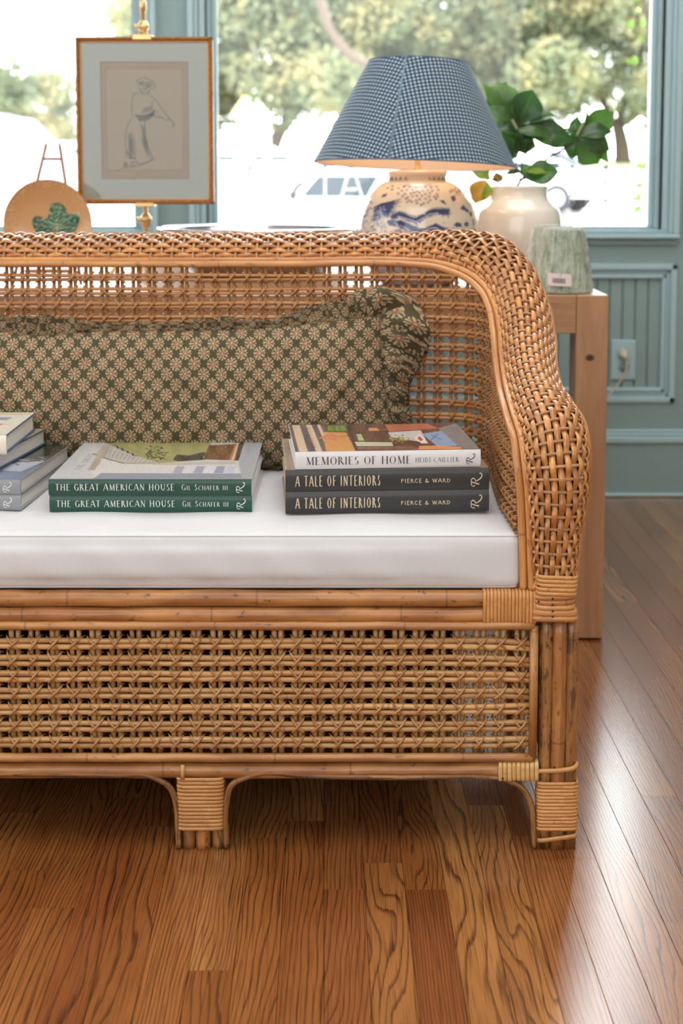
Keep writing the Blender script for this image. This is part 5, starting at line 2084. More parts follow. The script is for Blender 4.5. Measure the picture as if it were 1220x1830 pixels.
stems = [[(914, 345, 0), (920, 300, 0), (926, 255, 0), (926, 228, 0), (914, 205, .02)], [(918, 345, .01), (936, 316, 0), (975, 285, 0), (1012, 262, 0), (1035, 247, 0)], [(912, 345, .0), (945, 312, -.01), (985, 280, 0), (1015, 262, .01), (1033, 243, .01)],
         [(905, 345, .01), (893, 318, .01), (872, 300, .02), (850, 290, .03)], [(900, 345, 0), (884, 318, .0), (868, 304, 0), (848, 294, 0)], [(925, 345, .0), (930, 310, -.01), (934, 285, -.01), (945, 262, 0)],
         [(935, 345, .02), (930, 322, .01), (938, 312, .0)], [(908, 345, .02), (912, 300, .03), (905, 262, .04), (895, 225, .04)], [(930, 345, .0), (924, 325, 0), (910, 318, 0), (900, 314, 0)], [(898, 345, .0), (890, 326, -.0), (880, 320, 0), (868, 322, -.01)]]
for st_ in stems:
    pts = [P(a, b, VY + c) for a, b, c in st_]
    pts = [np.array([vx + (pts[0][0] - vx) * .5, VY, zv(395)])] + pts
    g = Geo()
    tube(g, smooth_path(pts, .006), .0016, 6)
    g.build('stem', M['twig'], branch)
g = Geo()
for (b, tp_) in (((1030, 243), (1043, 218)), ((924, 232), (914, 214))):
    a_, c_ = P(b[0], b[1], VY - .03), P(tp_[0], tp_[1], VY - .03)
    tube(g, smooth_path([a_, a_ * .7 + c_ * .3, a_ * .3 + c_ * .7, c_], .004), [.002] * 1 + [.0045] * 0 if False else .0036, 8)
g.build('bud', plain('furry_bud', srgb(150, 152, 118), .7), branch)

# ------------------------------------------------------------------ two small wrapped lampshades
t = NT('green_ikat')
uv = t.sep(t.coord('UV'))
nz = t.noise(t.vec(t.f('MULTIPLY', uv[0], 60.0), t.f('MULTIPLY', uv[1], 26.0), t.rnd()), 1.0, 3, .6)
n2 = t.noise(t.vec(t.f('MULTIPLY', uv[0], 12.0), t.f('MULTIPLY', uv[1], 40.0), t.rnd()), 1.0, 2, .6)
c = t.mix(t.ss(nz, .38, .62), srgb(128, 154, 112), srgb(222, 228, 212))
c = t.mix(t.f('MULTIPLY', t.ss(n2, .5, .7), .6), c, srgb(150, 162, 148))
t.set(Base_Color=c, Roughness=.8)
t.bump(t.f('SINE', t.f('MULTIPLY', uv[0], 500.0)), .5, .001)
M['ikat'] = t.m
t = NT('cellophane')
uv = t.sep(t.coord('UV'))
cr_ = t.noise(t.vec(t.f('MULTIPLY', uv[0], 34.0), t.f('MULTIPLY', uv[1], 26.0), t.rnd()), 1.0, 4, .65, .6)
bmp = t.n('ShaderNodeBump')
bmp.inputs['Strength'].default_value = 1.0
bmp.inputs['Distance'].default_value = .012
t.t.links.new(cr_, bmp.inputs['Height'])
gg = t.n('ShaderNodeBsdfGlossy')
gg.inputs['Roughness'].default_value = .22
t.t.links.new(bmp.outputs[0], gg.inputs['Normal'])
tt_ = t.n('ShaderNodeBsdfTransparent')
tt_.inputs[0].default_value = (.97, .99, .98, 1)
lw = t.n('ShaderNodeLayerWeight')
lw.inputs[0].default_value = .42
t.t.links.new(bmp.outputs[0], lw.inputs['Normal'])
mx = t.n('ShaderNodeMixShader')
t.put(mx.inputs[0], t.f('ADD', t.f('ADD', t.f('MULTIPLY', lw.outputs['Facing'], .8), .12), t.f('MULTIPLY', t.ss(cr_, .54, .66), .85), clamp=True))
tl_ = t.n('ShaderNodeBsdfTranslucent')
tl_.inputs[0].default_value = (.95, .97, .97, 1)
m2_ = t.n('ShaderNodeMixShader')
m2_.inputs[0].default_value = .68
t.t.links.new(gg.outputs[0], m2_.inputs[1])
t.t.links.new(tl_.outputs[0], m2_.inputs[2])
t.t.links.new(tt_.outputs[0], mx.inputs[1])
t.t.links.new(m2_.outputs[0], mx.inputs[2])
t.t.links.new(mx.outputs[0], t.t.nodes['Material Output'].inputs[0])
M['cello'] = t.m
for i, (bx_, by_, tx_, tyy, rb, rt, Yc, lab) in enumerate(((1006, 515, 1003, 409, 51, 35, 3.065, 'small green patterned lampshade in clear wrap with a barcode sticker, front one of two'),
                                                        (985, 511, 984, 404, 51, 34, 3.185, 'small green patterned lampshade in clear wrap, standing behind the stickered one'))):
    s_c = (P(710, 450, Yc)[0] - P(610, 450, Yc)[0]) / 100
    cx_ = P(bx_, 515, Yc)[0]
    zt2 = P(tx_, tyy, Yc)[2]
    sh_ = thing('wrapped_lampshade', (cx_, Yc, TZ), lab, 'lampshade', 'small wrapped lampshades')
    g = Geo()
    lathe(g, [(rb * s_c - .003, TZ + .002), ((rb + rt) / 2 * s_c - .003, (TZ + zt2) / 2), (rt * s_c - .003, zt2 - .003)], (cx_, Yc, 0), 48)
    g.build('fabric_shade', M['ikat'], sh_)
    g = Geo()
    for r_, z_ in ((rb * s_c - .003, TZ + .003), (rt * s_c - .003, zt2 - .003)):
        a = np.linspace(0, 2 * PI, 48, endpoint=False)
        tube(g, np.column_stack([cx_ + r_ * np.sin(a), Yc - r_ * np.cos(a), np.full(48, z_)]), .0016, 6, closed=True)
    g.build('rim_trim', plain('pale_green_trim', srgb(172, 186, 168), .7), sh_)
    # wrapper: an outer skin with folds, closed over the top
    nz_, na_ = 22, 120
    V = np.zeros((nz_, na_ + 1, 3))
    U = np.zeros((nz_, na_ + 1, 2))
    rw = random.Random(20 + i)
    am = [(rw.uniform(.0004, .0012), rw.randint(5, 26), rw.uniform(0, 6), rw.uniform(-14, 14)) for _ in range(8)]
    for a_i in range(nz_):
        q = a_i / (nz_ - 3)
        if a_i < nz_ - 2:
            r_, z_ = rb * s_c + (rt - rb) * s_c * q + .001, TZ + .0015 + (zt2 + .001 - TZ) * q
        else:
            r_, z_ = rt * s_c * (.55 if a_i == nz_ - 2 else .05), zt2 + .002
        for b_i in range(na_ + 1):
            a = 2 * PI * b_i / na_
            d = sum(m_ * math.sin(k_ * a + p_ + w_ * q) for m_, k_, p_, w_ in am) * min(1, (nz_ - 1 - a_i) / 4)
            V[a_i, b_i] = (cx_ + (r_ + d) * math.sin(a), Yc - (r_ + d) * math.cos(a), z_)
            U[a_i, b_i] = (b_i / na_, a_i / nz_)
    g = Geo()
    grid(g, V, U=U)
    g.build('clear_wrap', M['cello'], sh_)
    if i == 0:
        # sticker with barcode
        def on_cone(px_, py_):
            z_ = P(px_, py_, Yc - .05)[2]
            q = (z_ - TZ) / (zt2 - TZ)
            r_ = rb * s_c + (rt - rb) * s_c * q + .0042
            x_ = P(px_, py_, Yc - r_)[0]
            y_ = Yc - math.sqrt(max(1e-6, r_ ** 2 - (x_ - cx_) ** 2))
            return np.array([x_, y_, z_])
        def patch(x0, x1, y0, y1, off, slant=.035):
            nn_ = 9
            V = np.zeros((2, nn_, 3))
            for b_i in range(nn_):
                x_ = x0 + (x1 - x0) * b_i / (nn_ - 1)
                for a_i, y_ in enumerate((y1, y0)):
                    V[a_i, b_i] = on_cone(x_, y_ + (x_ - 980) * slant) + np.array([0, -off, 0])
            g = Geo()
            grid(g, V)
            return g
        st_o = patch(980, 1021, 488, 510, .0006).build('price_sticker', plain('sticker_paper', srgb(222, 206, 204), .6), sh_)
        g = Geo()
        x_ = 987.5
        rb_ = random.Random(4)
        while x_ < 1010:
            w_ = rb_.choice([.5, .7, 1.2])
            gg_ = patch(x_, x_ + w_, 496, 505, .0012)
            g.add(gg_.V[0], gg_.Q[0])
            x_ += w_ + rb_.choice([.5, .7])
        g.build('barcode', plain('barcode_ink', srgb(96, 82, 88), .6), st_o)

# ------------------------------------------------------------------ brass easel, framed drawing
EY = 3.36
FYd = 3.335
ex = P(258, 200, EY)[0]
easel = thing('brass_easel', (ex, EY, TZ), 'slim brass display easel holding the framed figure drawing', 'easel')
ze = lambda py: P(258, py, EY)[2]
g = Geo()
lathe(g, [(.0055, ze(505)), (.0055, ze(20)), (.0075, ze(19)), (.0075, ze(4)), (.006, ze(1)), (.0, ze(0))], (ex, EY, 0), 20)
g.build('post', M['brass'], easel)
for py_ in (48, 392):
    g = Geo()
    lathe(g, [(.0055, ze(py_ + 14)), (.010, ze(py_ + 12)), (.009, ze(py_ + 7)), (.013, ze(py_ + 2)), (.013, ze(py_ - 4)), (.008, ze(py_ - 9)), (.0055, ze(py_ - 11))], (ex, EY, 0), 20)
    co = g.build('collar', M['brass'], easel)
    g = Geo()
    tube(g, [(ex - .02, EY - .012, ze(py_)), (ex + .014, EY - .012, ze(py_))], .005, 12)
    g.build('thumb_screw', M['brass'], co)
fx0, fx1 = P(137, 200, FYd)[0], P(381, 200, FYd)[0]
fz0, fz1 = P(200, 365, FYd)[2], P(200, 66, FYd)[2]
for nm, zc in (('top_clip', fz1), ('bottom_ledge', fz0)):
    g = Geo()
    up1 = 1 if nm == 'top_clip' else -1
    c0x, c1x = P(237, 60, FYd)[0], P(272, 60, FYd)[0]
    box(g, c0x, c1x, FYd - .008, EY + .006, zc + (.0 if up1 > 0 else -.006), zc + (.006 if up1 > 0 else 0), .002)
    box(g, c0x, c1x, FYd - .012, FYd - .0075, zc - (.008 if up1 > 0 else .006), zc + (.006 if up1 > 0 else .004), .002)
    g.build(nm, M['brass'], easel, smooth=False)
g = Geo()
for dx_, dy_ in ((-.09, -.05), (.07, -.06), (-.03, .10)):
    tube(g, smooth_path([(ex, EY, ze(455)), (ex + dx_ * .5, EY + dy_ * .5, TZ + .055), (ex + dx_, EY + dy_, TZ + .004)], .01), .0045, 8)
g.build('tripod_foot', M['brass'], easel)
picture = thing('framed_drawing', ((fx0 + fx1) / 2, FYd, fz0), 'gilt-framed charcoal drawing of a long-skirted figure on tan paper', 'picture')
t = NT('gilt_frame')
o_ = t.coord('Object')
nz = t.noise(o_, 260, 2)
t.set(Base_Color=t.mix(t.ss(nz, .4, .65), srgb(176, 122, 66), srgb(126, 80, 52)), Roughness=.38, Metallic=.55)
t.bump(nz, .8, .002)
M['gilt'] = t.m
M['gilt2'] = plain('gold_fillet', srgb(206, 148, 82), .35, .6)
fw = .0125
g = Geo()
for (a, b, c, d) in ((fx0, fx0 + fw * .72, fz0, fz1), (fx1 - fw * .72, fx1, fz0, fz1), (fx0, fx1, fz1 - fw * .72, fz1), (fx0, fx1, fz0, fz0 + fw * .72)):
    box(g, a, b, FYd - .008, FYd + .010, c, d, .0025)
fo = g.build('frame', M['gilt'], picture, smooth=False)
g = Geo()
b1 = fw * .72
for (a, b, c, d) in ((fx0 + b1, fx0 + fw, fz0 + b1, fz1 - b1), (fx1 - fw, fx1 - b1, fz0 + b1, fz1 - b1), (fx0 + b1, fx1 - b1, fz1 - fw, fz1 - b1), (fx0 + b1, fx1 - b1, fz0 + b1, fz0 + fw)):
    box(g, a, b, FYd - .004, FYd + .008, c, d, .001)
g.build('fillet', M['gilt2'], fo, smooth=False)
g = Geo()                                             # carved beads along the frame
for k in range(46):
    q = (k + .5) / 46
    for (x, z) in ((fx0 + .0046, fz0 + (fz1 - fz0) * q), (fx1 - .0046, fz0 + (fz1 - fz0) * q), (fx0 + (fx1 - fx0) * q, fz0 + .0046), (fx0 + (fx1 - fx0) * q, fz1 - .0046)):
        lathe(g, [(0, -.0024), (.0022, 0), (0, .0024)], (x, FYd - .0085, z), 6)
g.build('carved_beads', M['gilt'], fo, kind='stuff')
g = Geo()
box(g, fx0 + fw * .8, fx1 - fw * .8, FYd + .001, FYd + .004, fz0 + fw * .8, fz1 - fw * .8)
g.build('mat_board', plain('pale_mat', srgb(220, 224, 218), .8), picture, smooth=False)
DW, DH = 212, 286
dc = Canvas(DW, DH, (206, 180, 152))
D = lambda pts: [((x - 68) / 1062 * DW, (y - 62) / 1430 * DH) for x, y in pts]
dc.a[:] = dc.a * (1 + .05 * np.sin(dc.x[..., None] / 31 + dc.y[..., None] / 47))
dc.poly([(0, 0), (DW, 0), (DW, DH), (0, DH)], (206, 174, 146), .5)
dc.poly([(14, 18), (DW - 16, 18), (DW - 16, DH - 24), (14, DH - 24)], (214, 192, 166), 1, 5)
for a, b in (((0, 0), (DW, 0)), ((0, DH), (DW, DH)), ((0, 0), (0, DH)), ((DW, 0), (DW, DH))):
    dc.line([a, b], 5, (176, 122, 84), .8, 2)
for a, b in (((13, 17), (DW - 15, 17)), ((13, DH - 22), (DW - 15, DH - 22)), ((13, 17), (13, DH - 22)), ((DW - 15, 17), (DW - 15, DH - 22))):
    dc.line([a, b], 4, (190, 152, 124), .45, 3)
G1, G2 = (40, 38, 40), (24, 22, 26)
dd = random.Random(12)
for i in range(46):
    a = dd.uniform(0, 6.28)
    x, y = 610 + 95 * math.cos(a) * dd.random(), 330 + 80 * math.sin(a) * dd.random()
    dc.line(D([(x, y), (x + dd.uniform(-40, 40), y + dd.uniform(-30, 30))]), dd.uniform(1, 3), G2 if abs(x - 610) < 60 else G1, .40)
dc.line(D([(500, 330), (510, 290), (560, 262), (620, 262), (680, 290), (725, 330), (720, 380), (680, 398)]), 1.6, G1, .7)
dc.line(D([(545, 390), (560, 440), (640, 450), (655, 400)]), 4, G1, .45)
dc.line(D([(520, 435), (470, 455), (448, 520), (440, 620), (440, 720)]), 1.8, G1, .7)
dc.line(D([(650, 470), (700, 490), (750, 550), (790, 620), (850, 690), (885, 745)]), 1.8, G1, .7)
dc.line(D([(700, 520), (685, 590), (690, 640), (740, 665)]), 1.8, G1, .6)
dc.line(D([(745, 670), (790, 740), (860, 775), (890, 740)]), 1.6, G1, .6)
dc.line(D([(700, 720), (760, 735), (820, 740)]), 3, G1, .5)
dc.line(D([(880, 745), (930, 790), (950, 830), (925, 850)]), 3.4, G1, .55)
for i in range(16):
    y = 690 + i * 5.5
    dc.line(D([(475 + i * 4, y + 12), (560, y + 22 - i), (640, y + 6 - i), (710, 655 + i * 3)]), dd.uniform(1.2, 3), G2, .42)
for i in range(12):
    dc.line(D([(560 + dd.uniform(-10, 30), 620 + i * 6), (680, 600 + i * 5)]), 1.4, G1, .35)
dc.line(D([(440, 740), (395, 820), (365, 900), (355, 1050), (370, 1150), (365, 1240)]), 1.8, G1, .7)
dc.line(D([(600, 780), (585, 900), (595, 1010), (635, 1110), (675, 1200), (680, 1245), (600, 1290), (520, 1310), (480, 1270)]), 2.6, G1, .7)
for i in range(22):
    x = 545 + dd.uniform(0, 45)
    dc.line(D([(x, 800 + i * 12), (x + 15 + i * 2.4, 850 + i * 18)]), dd.uniform(2, 5), G1, .28)
for i in range(24):
    x = 395 + dd.uniform(0, 70)
    dc.line(D([(x - 10, 920 + i * 9), (x + 15, 1010 + i * 10)]), dd.uniform(2, 6), G1, .26)
dc.line(D([(370, 1150), (420, 1215), (470, 1240), (400, 1225)]), 4, G2, .6)
for cx_ in (355, 440):
    dc.line(D([(cx_ - 20, 1340), (cx_ - 12, 1285), (cx_ + 10, 1275), (cx_ + 28, 1330), (cx_ - 20, 1340)]), 2.4, G2, .6)
dc.poly(D([(335, 1300), (365, 1290), (380, 1330), (340, 1345)]), G2, .5)
dc.line(D([(240, 1385), (400, 1345), (560, 1310), (720, 1240)]), 1.8, G1, .55)
dc.line(D([(430, 1475), (520, 1430), (600, 1410)]), 1.3, G1, .4)
px0, px1, pz0, pz1 = P(180, 200, FYd)[0], P(337, 200, FYd)[0], P(200, 320, FYd)[2], P(200, 110, FYd)[2]
X, Z = np.meshgrid(np.linspace(px0, px1, DW), np.linspace(pz1, pz0, DH))
g = Geo()
grid(g, np.stack([X, np.full_like(X, FYd + .0004), Z], -1), C=dc.rgba())
g.build('drawing', painted('charcoal_on_paper', .85), picture, color=True)
g = Geo()
box(g, fx0 + fw * .9, fx1 - fw * .9, FYd - .0018, FYd - .0008, fz0 + fw * .9, fz1 - fw * .9)
g.build('glass_pane', M['glass'], picture, smooth=False)

# ------------------------------------------------------------------ leaf plate on a wooden plate stand
PYd = 3.22
pcx, pcz = P(86, 400, PYd)[0], P(86, 400, PYd)[2]
pr_ = P(165, 400, PYd)[0] - pcx
plate = thing('leaf_plate', (pcx, PYd, pcz - pr_), 'round tan textured plate with raised green leaf, upright on a wooden stand', 'plate')
PN = 150
pc = Canvas(300, 300, (206, 168, 124))
Pm = lambda pts: [((x - 575) / 545 * 148 + 150, (y - 1170) / 545 * 148 + 150) for x, y in pts]
pd = random.Random(3)
for i in range(240):
    x, y = pd.uniform(0, 300), pd.uniform(0, 300)
    pc.dot(x, y, pd.uniform(3, 9), pd.uniform(2, 5), pd.choice([(222, 190, 150), (190, 146, 100), (214, 172, 122), (150, 104, 66), (236, 206, 166)]), .8, .5)
leafp = [(360, 1120), (385, 1080), (430, 1065), (475, 1080), (500, 1085), (560, 1090), (575, 1000), (600, 930), (640, 905), (700, 905), (755, 925), (790, 990), (820, 1040), (860, 1030), (950, 1060), (960, 1120), (930, 1200), (900, 1280), (880, 1420), (420, 1420), (400, 1260), (370, 1200)]
pc.poly(Pm([(x - 40 if x < 600 else x - 15, y - 28) for x, y in leafp]), (222, 170, 70), .9, 10)
pc.poly(Pm([(850, 1030), (990, 1000), (990, 1120), (900, 1240)]), (226, 224, 216), .9, 6)
pc.poly(Pm(leafp), (50, 98, 74))
pc.poly(Pm([(600, 930), (700, 905), (760, 950), (700, 1150), (600, 1150)]), (66, 118, 84), .6, 14)
for e in ((640, 920), (720, 930), (790, 1010), (880, 1050), (940, 1120), (420, 1090), (500, 1100), (575, 1030), (400, 1200), (930, 1220), (560, 1130)):
    pc.line(Pm([(675, 1400), (675, 1230), ((675 + e[0]) / 2, (1200 + e[1]) / 2), e]), [3, 2.4, 1.8, 1], (150, 176, 140), .85)
pc.dot(*Pm([(975, 970)])[0], 4, 3, (178, 70, 66), .9)
V = np.zeros((46, 121, 3))
Cc = np.ones((46, 121, 4))
for i in range(46):
    q = i / 45
    r = pr_ * q
    d = .018 * q ** 3 - .012 + .004 * max(0, q - .93) * -8
    for j in range(121):
        a = 2 * PI * j / 120
        x, z = r * math.sin(a), r * math.cos(a)
        u_, v_ = 150 + x / pr_ * 148, 150 - z / pr_ * 148
        cc = pc.a[min(299, int(v_)), min(299, int(u_))]
        green = cc[1] > cc[0] * 1.2
        V[i, j] = (pcx + x, PYd - d - (.003 if green else 0) - .0016 * math.sin(x * 300 + 3 * math.sin(z * 210)) * math.sin(z * 270 + 2 * math.sin(x * 160)), pcz + z)
        Cc[i, j, :3] = cc
g = Geo()
grid(g, V, C=Cc, flip=True)
V2 = V.copy()
V2[..., 1] = PYd + .010 - .016 * (np.linspace(0, 1, 46)[:, None] ** 3)
grid(g, V2, C=np.tile(np.array(srgb(196, 150, 104)), (46, 121, 1)))
g.build('plate_body', painted('glazed_leaf_plate', .3, .5), plate, color=True)
stand = thing('plate_stand', (pcx, PYd + .02, TZ), 'small wooden A-frame stand behind the leaf plate', 'stand')
M['stick'] = plain('brown_wood_stick', srgb(162, 118, 84), .5)
pp_ = lambda a, b, d=.03: P(a, b, PYd + d)
for (ta, ba) in (((83, 256), (62, 345)), ((106, 256), (120, 345))):
    a_, b_ = pp_(ta[0], ta[1], .055), pp_(ba[0], ba[1], .034)
    dr_ = (b_ - a_) / (b_[2] - a_[2])
    e_ = a_ + dr_ * (TZ + .005 - a_[2])
    e_[1] = PYd - .01
    b_[1] = a_[1] + (e_[1] - a_[1]) * (a_[2] - b_[2]) / (a_[2] - e_[2])
    m_ = a_ + (e_ - a_) * .36
    g = Geo()
    tube(g, [a_, a_ + (e_ - a_) * .02, m_ - (e_ - a_) * .02, m_, m_ + (e_ - a_) * .02, e_], [.0022, .0036, .0036, .0052, .0036, .0036], 8)
    g.build('leg', M['stick'], stand)
g = Geo()
tube(g, [pp_(77, 284, .05), pp_(112, 284, .05)], .003, 8)
g.build('crossbar', M['stick'], stand)
g = Geo()
tube(g, [pp_(95, 340, .04), (P(95, 340, PYd + .05)[0], PYd + .10, TZ + .004)], .0034, 8)
g.build('back_leg', M['stick'], stand)
g = Geo()
box(g, pcx - .05, pcx + .05, PYd - .022, PYd + .006, pcz - pr_ - .010, pcz - pr_ - .002, .001)
g.build('ledge', M['stick'], stand, smooth=False)

# ------------------------------------------------------------------ silver tub
BY = 3.56
bc = P(462, 411, BY)
br2 = (P(640, 411, BY)[0] - P(285, 411, BY)[0]) / 2
zr = P(462, 407, BY)[2]
tub = thing('silver_tub', (bc[0], BY, TZ), 'wide polished silver tub behind the settee back, left of the jar lamp', 'tub')
M['silver'] = plain('polished_silver', srgb(214, 214, 222), .14, 1.0)
g = Geo()
h = zr - TZ
pf = smooth_path([(.05, TZ + .0005, 0), (br2 * .62, TZ + .0005, 0), (br2 * .72, TZ + h * .12, 0), (br2 * .86, TZ + h * .5, 0), (br2 * .93, TZ + h * .86, 0), (br2 * .99, zr - .002, 0), (br2, zr, 0), (br2 * .985, zr + .001, 0), (br2 * .91, TZ + h * .85, 0), (br2 * .84, TZ + h * .5, 0), (br2 * .7, TZ + h * .14, 0), (.02, TZ + .008, 0)], .004)[:, :2]
lathe(g, pf, (bc[0], BY, 0), 96)
g.build('tub_body', M['silver'], tub)
g = Geo()
a = np.linspace(0, 2 * PI, 96, endpoint=False)
tube(g, np.column_stack([bc[0] + br2 * np.sin(a), BY - br2 * np.cos(a), np.full(96, zr - .001)]), .0042, 8, closed=True)
g.build('rolled_rim', M['silver'], tub)

# ------------------------------------------------------------------ outside: ground, street, trees, cars
M['pave'] = plain('pale_paving', srgb(190, 188, 184), .9, var=.05, bscale=8)  # the paving's own pale colour, slightly varied
M['grass'] = plain('dry_grass', srgb(150, 160, 108), .95, var=.2, bscale=20)


def gz(y):
    return float(np.interp(y, [4, 27, 34, 50, 80, 140], [-.25, -.35, .18, .62, 1.72, 3.0]))


g = Geo()
ys = np.array([YW + WT, 10, 18, 27, 30.5, 34, 42, 50, 65, 80, 110, 150])
xs = np.linspace(-60, 60, 25)
V = np.array([[[x, y, gz(y)] for x in xs] for y in ys])
grid(g, V, flip=True)
grd = g.build('ground', M['pave'], smooth=True)
struct(grd)
g = Geo()
V = np.array([[[x, y, gz(y) + .02] for x in np.linspace(-50, 50, 41)] for y in (72, 76, 82, 90, 110)])
grid(g, V, flip=True)
gr = g.build('lawn', M['grass'], kind='stuff')
tag(gr, 'pale grass verge under the street trees', 'grass')

t = NT('tree_leaves')
n_ = t.noise(t.coord('Object'), .55, 4)
c = t.ramp(n_, [(.3, srgb(94, 104, 84)), (.48, srgb(124, 134, 106)), (.66, srgb(170, 160, 118)), (.8, srgb(134, 140, 114))])
t.set(Base_Color=c, Roughness=.7)
sh = t.n('ShaderNodeBsdfTranslucent')
t.put(sh.inputs[0], c)
mx = t.n('ShaderNodeMixShader')
mx.inputs[0].default_value = .45
t.t.links.new(t.p.outputs[0], mx.inputs[1])
t.t.links.new(sh.outputs[0], mx.inputs[2])
t.t.links.new(mx.outputs[0], t.t.nodes['Material Output'].inputs[0])
M['tree'] = t.m
M['bark'] = plain('grey_bark', srgb(82, 70, 60), .9, bump=.4, bscale=8)


def tree(name, label, x, y, h, spread, trunk_r, clumps, nleaf, seed, size=.17, group=None, lean=0.0, forks=4):
    rg = np.random.default_rng(seed)
    base = np.array([x, y, gz(y) - .05])
    t_ = thing(name, tuple(base), label, 'tree', group)
    fork = base + np.array([lean, 0, h * .15])
    g = Geo()
    tube(g, smooth_path([base, base + np.array([lean * .3, 0, h * .08]), fork], .3), None if False else np.linspace(trunk_r * 1.25, trunk_r * .85, len(smooth_path([base, base + np.array([lean * .3, 0, h * .08]), fork], .3))), 10)
    g.build('trunk', M['bark'], t_)
    cl = []
    for _ in range(clumps):
        a, r = rg.uniform(0, 2 * PI), spread * math.sqrt(rg.uniform(0, 1))
        zz = h * (.20 + .76 * rg.uniform(0, 1) ** .9 * (1 - .45 * (r / spread) ** 2))
        cl.append((base[0] + lean + r * math.cos(a), base[1] + r * math.sin(a) * .8, base[2] + zz, rg.uniform(.7, 1.3) * spread * .30))
    for k in range(forks):
        c = cl[(k * 7) % len(cl)]
        e = np.array(c[:3])
        pts = smooth_path([fork - [0, 0, .3], fork * .65 + e * .35 + [0, 0, .3], fork * .25 + e * .75 + [0, 0, .25], e], .35)
        g = Geo()
        tube(g, pts, np.linspace(trunk_r * .6, trunk_r * .12, len(pts)), 7)
        g.build('branch', M['bark'], t_)
    per = nleaf // clumps
    P0 = []
    for c in cl:
        d = unit(rg.normal(size=(per, 3)))
        rad = c[3] * rg.uniform(.35, 1.0, (per, 1)) ** .6
        P0.append(np.array(c[:3]) + d * rad * np.array([1, 1, .72]))
    P0 = np.concatenate(P0)
    n = len(P0)
    a = unit(rg.normal(size=(n, 3)))
    b = unit(np.cross(a, rg.normal(size=(n, 3))))
    s = size * rg.uniform(.6, 1.3, (n, 1))
    V = np.stack([P0 - a * s, P0 + b * s * .5, P0 + a * s, P0 - b * s * .5], 1).reshape(-1, 3)
    g = Geo()
    g.add(V, np.arange(4 * n).reshape(-1, 4))
    g.build('foliage', M['tree'], t_, smooth=False, kind='stuff')
    return t_


PX = lambda px, y: (px - 610) / F * y * math.cos(PITCH) * 1.005
tree('oak_tree', 'spreading street oak with a forked trunk, left in the large window', PX(484, 80), 80, 14.5, 8.5, .40, 60, 60000, 1, size=.20, group='street trees seen through the window', lean=.7)
tree('oak_tree', 'dense street oak in the middle of the large window, above the lampshade', PX(790, 86), 86, 17.0, 9.0, .45, 64, 60000, 2, size=.21, group='street trees seen through the window', lean=-1.2)
tree('oak_tree', 'street oak at the right side of the large window, above the white vase', PX(1110, 83), 83, 15.5, 8.5, .42, 60, 56000, 3, size=.21, group='street trees seen through the window', lean=-.4)
tree('small_tree', 'small pale green tree seen through the left window', PX(30, 70), 70, 5.6, 2.8, .10, 60, 20000, 4, size=.12, group=None)
# near branch hanging into the large window
nb = thing('low_oak_branch', tuple(P(600, 80, 20)), 'dark bare oak limb crossing the upper part of the large window', 'branch')
g = Geo()
pts = smooth_path([P(560, -40, 30), P(600, 70, 30), P(640, 108, 30), P(668, 120, 30), P(760, 200, 30)], .1)
tube(g, pts, np.linspace(.10, .07, len(pts)), 8)
g.build('limb', M['bark'], nb)
# bright creeper leaves at the right edge of the pane
cre = thing('window_creeper', tuple(P(1150, 392, 4.75)), 'light green creeper leaves outside the right edge of the large window', 'plant')
rg = random.Random(31)
for i in range(17):
    px_ = 1150 - rg.uniform(-4, 20) * (1 if i % 3 else .4)
    py_ = rg.choice([rg.uniform(290, 390), rg.uniform(-10, 120)])
    Yl = 4.85 + rg.uniform(0, .1)
    c_ = P(px_, py_, Yl)
    d_ = unit(np.array([rg.uniform(-1, .2), rg.uniform(-.3, .3), rg.uniform(-.6, .8)]))
    n_ = unit(np.array([rg.uniform(-.4, .4), -1, rg.uniform(-.2, .5)]))
    s_ = np.cross(d_, n_)
    Lf_, V = rg.uniform(.022, .04), []
    for q, w_ in ((0, .02), (.25, .30), (.55, .36), (.8, .22), (1, .0)):
        V.append([c_ + d_ * Lf_ * q - s_ * Lf_ * w_, c_ + d_ * Lf_ * q + n_ * .002, c_ + d_ * Lf_ * q + s_ * Lf_ * w_])
    g = Geo()
    grid(g, np.array(V))
    g.build('leaf', M['leaf_l'], cre)
g = Geo()
tube(g, smooth_path([(P(1163, 400, 4.9)[0], 4.9, gz(4.9)), P(1160, 392, 4.9), P(1152, 300, 4.9), P(1160, 150, 4.9), P(1150, -20, 4.9)], .03), .003, 6)
g.build('vine_stem', M['twig'], cre)

# cars: a body lofted along its length with glasshouse, windows, wheels
M['car_w'] = plain('white_car_paint', srgb(240, 240, 242), .3, Coat_Weight=.6)
M['car_g'] = plain('silver_car_paint', srgb(150, 158, 172), .3, .3, Coat_Weight=.6)
M['car_glass'] = plain('tinted_glass', srgb(34, 44, 50), .6, Specular_IOR_Level=.1)
M['tyre'] = plain('tyre_rubber', srgb(46, 46, 52), .8)
M['hub'] = plain('wheel_hub', srgb(180, 182, 188), .4, .4)
M['redlamp'] = plain('red_tail_lamp', srgb(196, 40, 48), .3)
M['redbody'] = plain('red_car_paint', srgb(206, 70, 78), .3, Coat_Weight=.6)


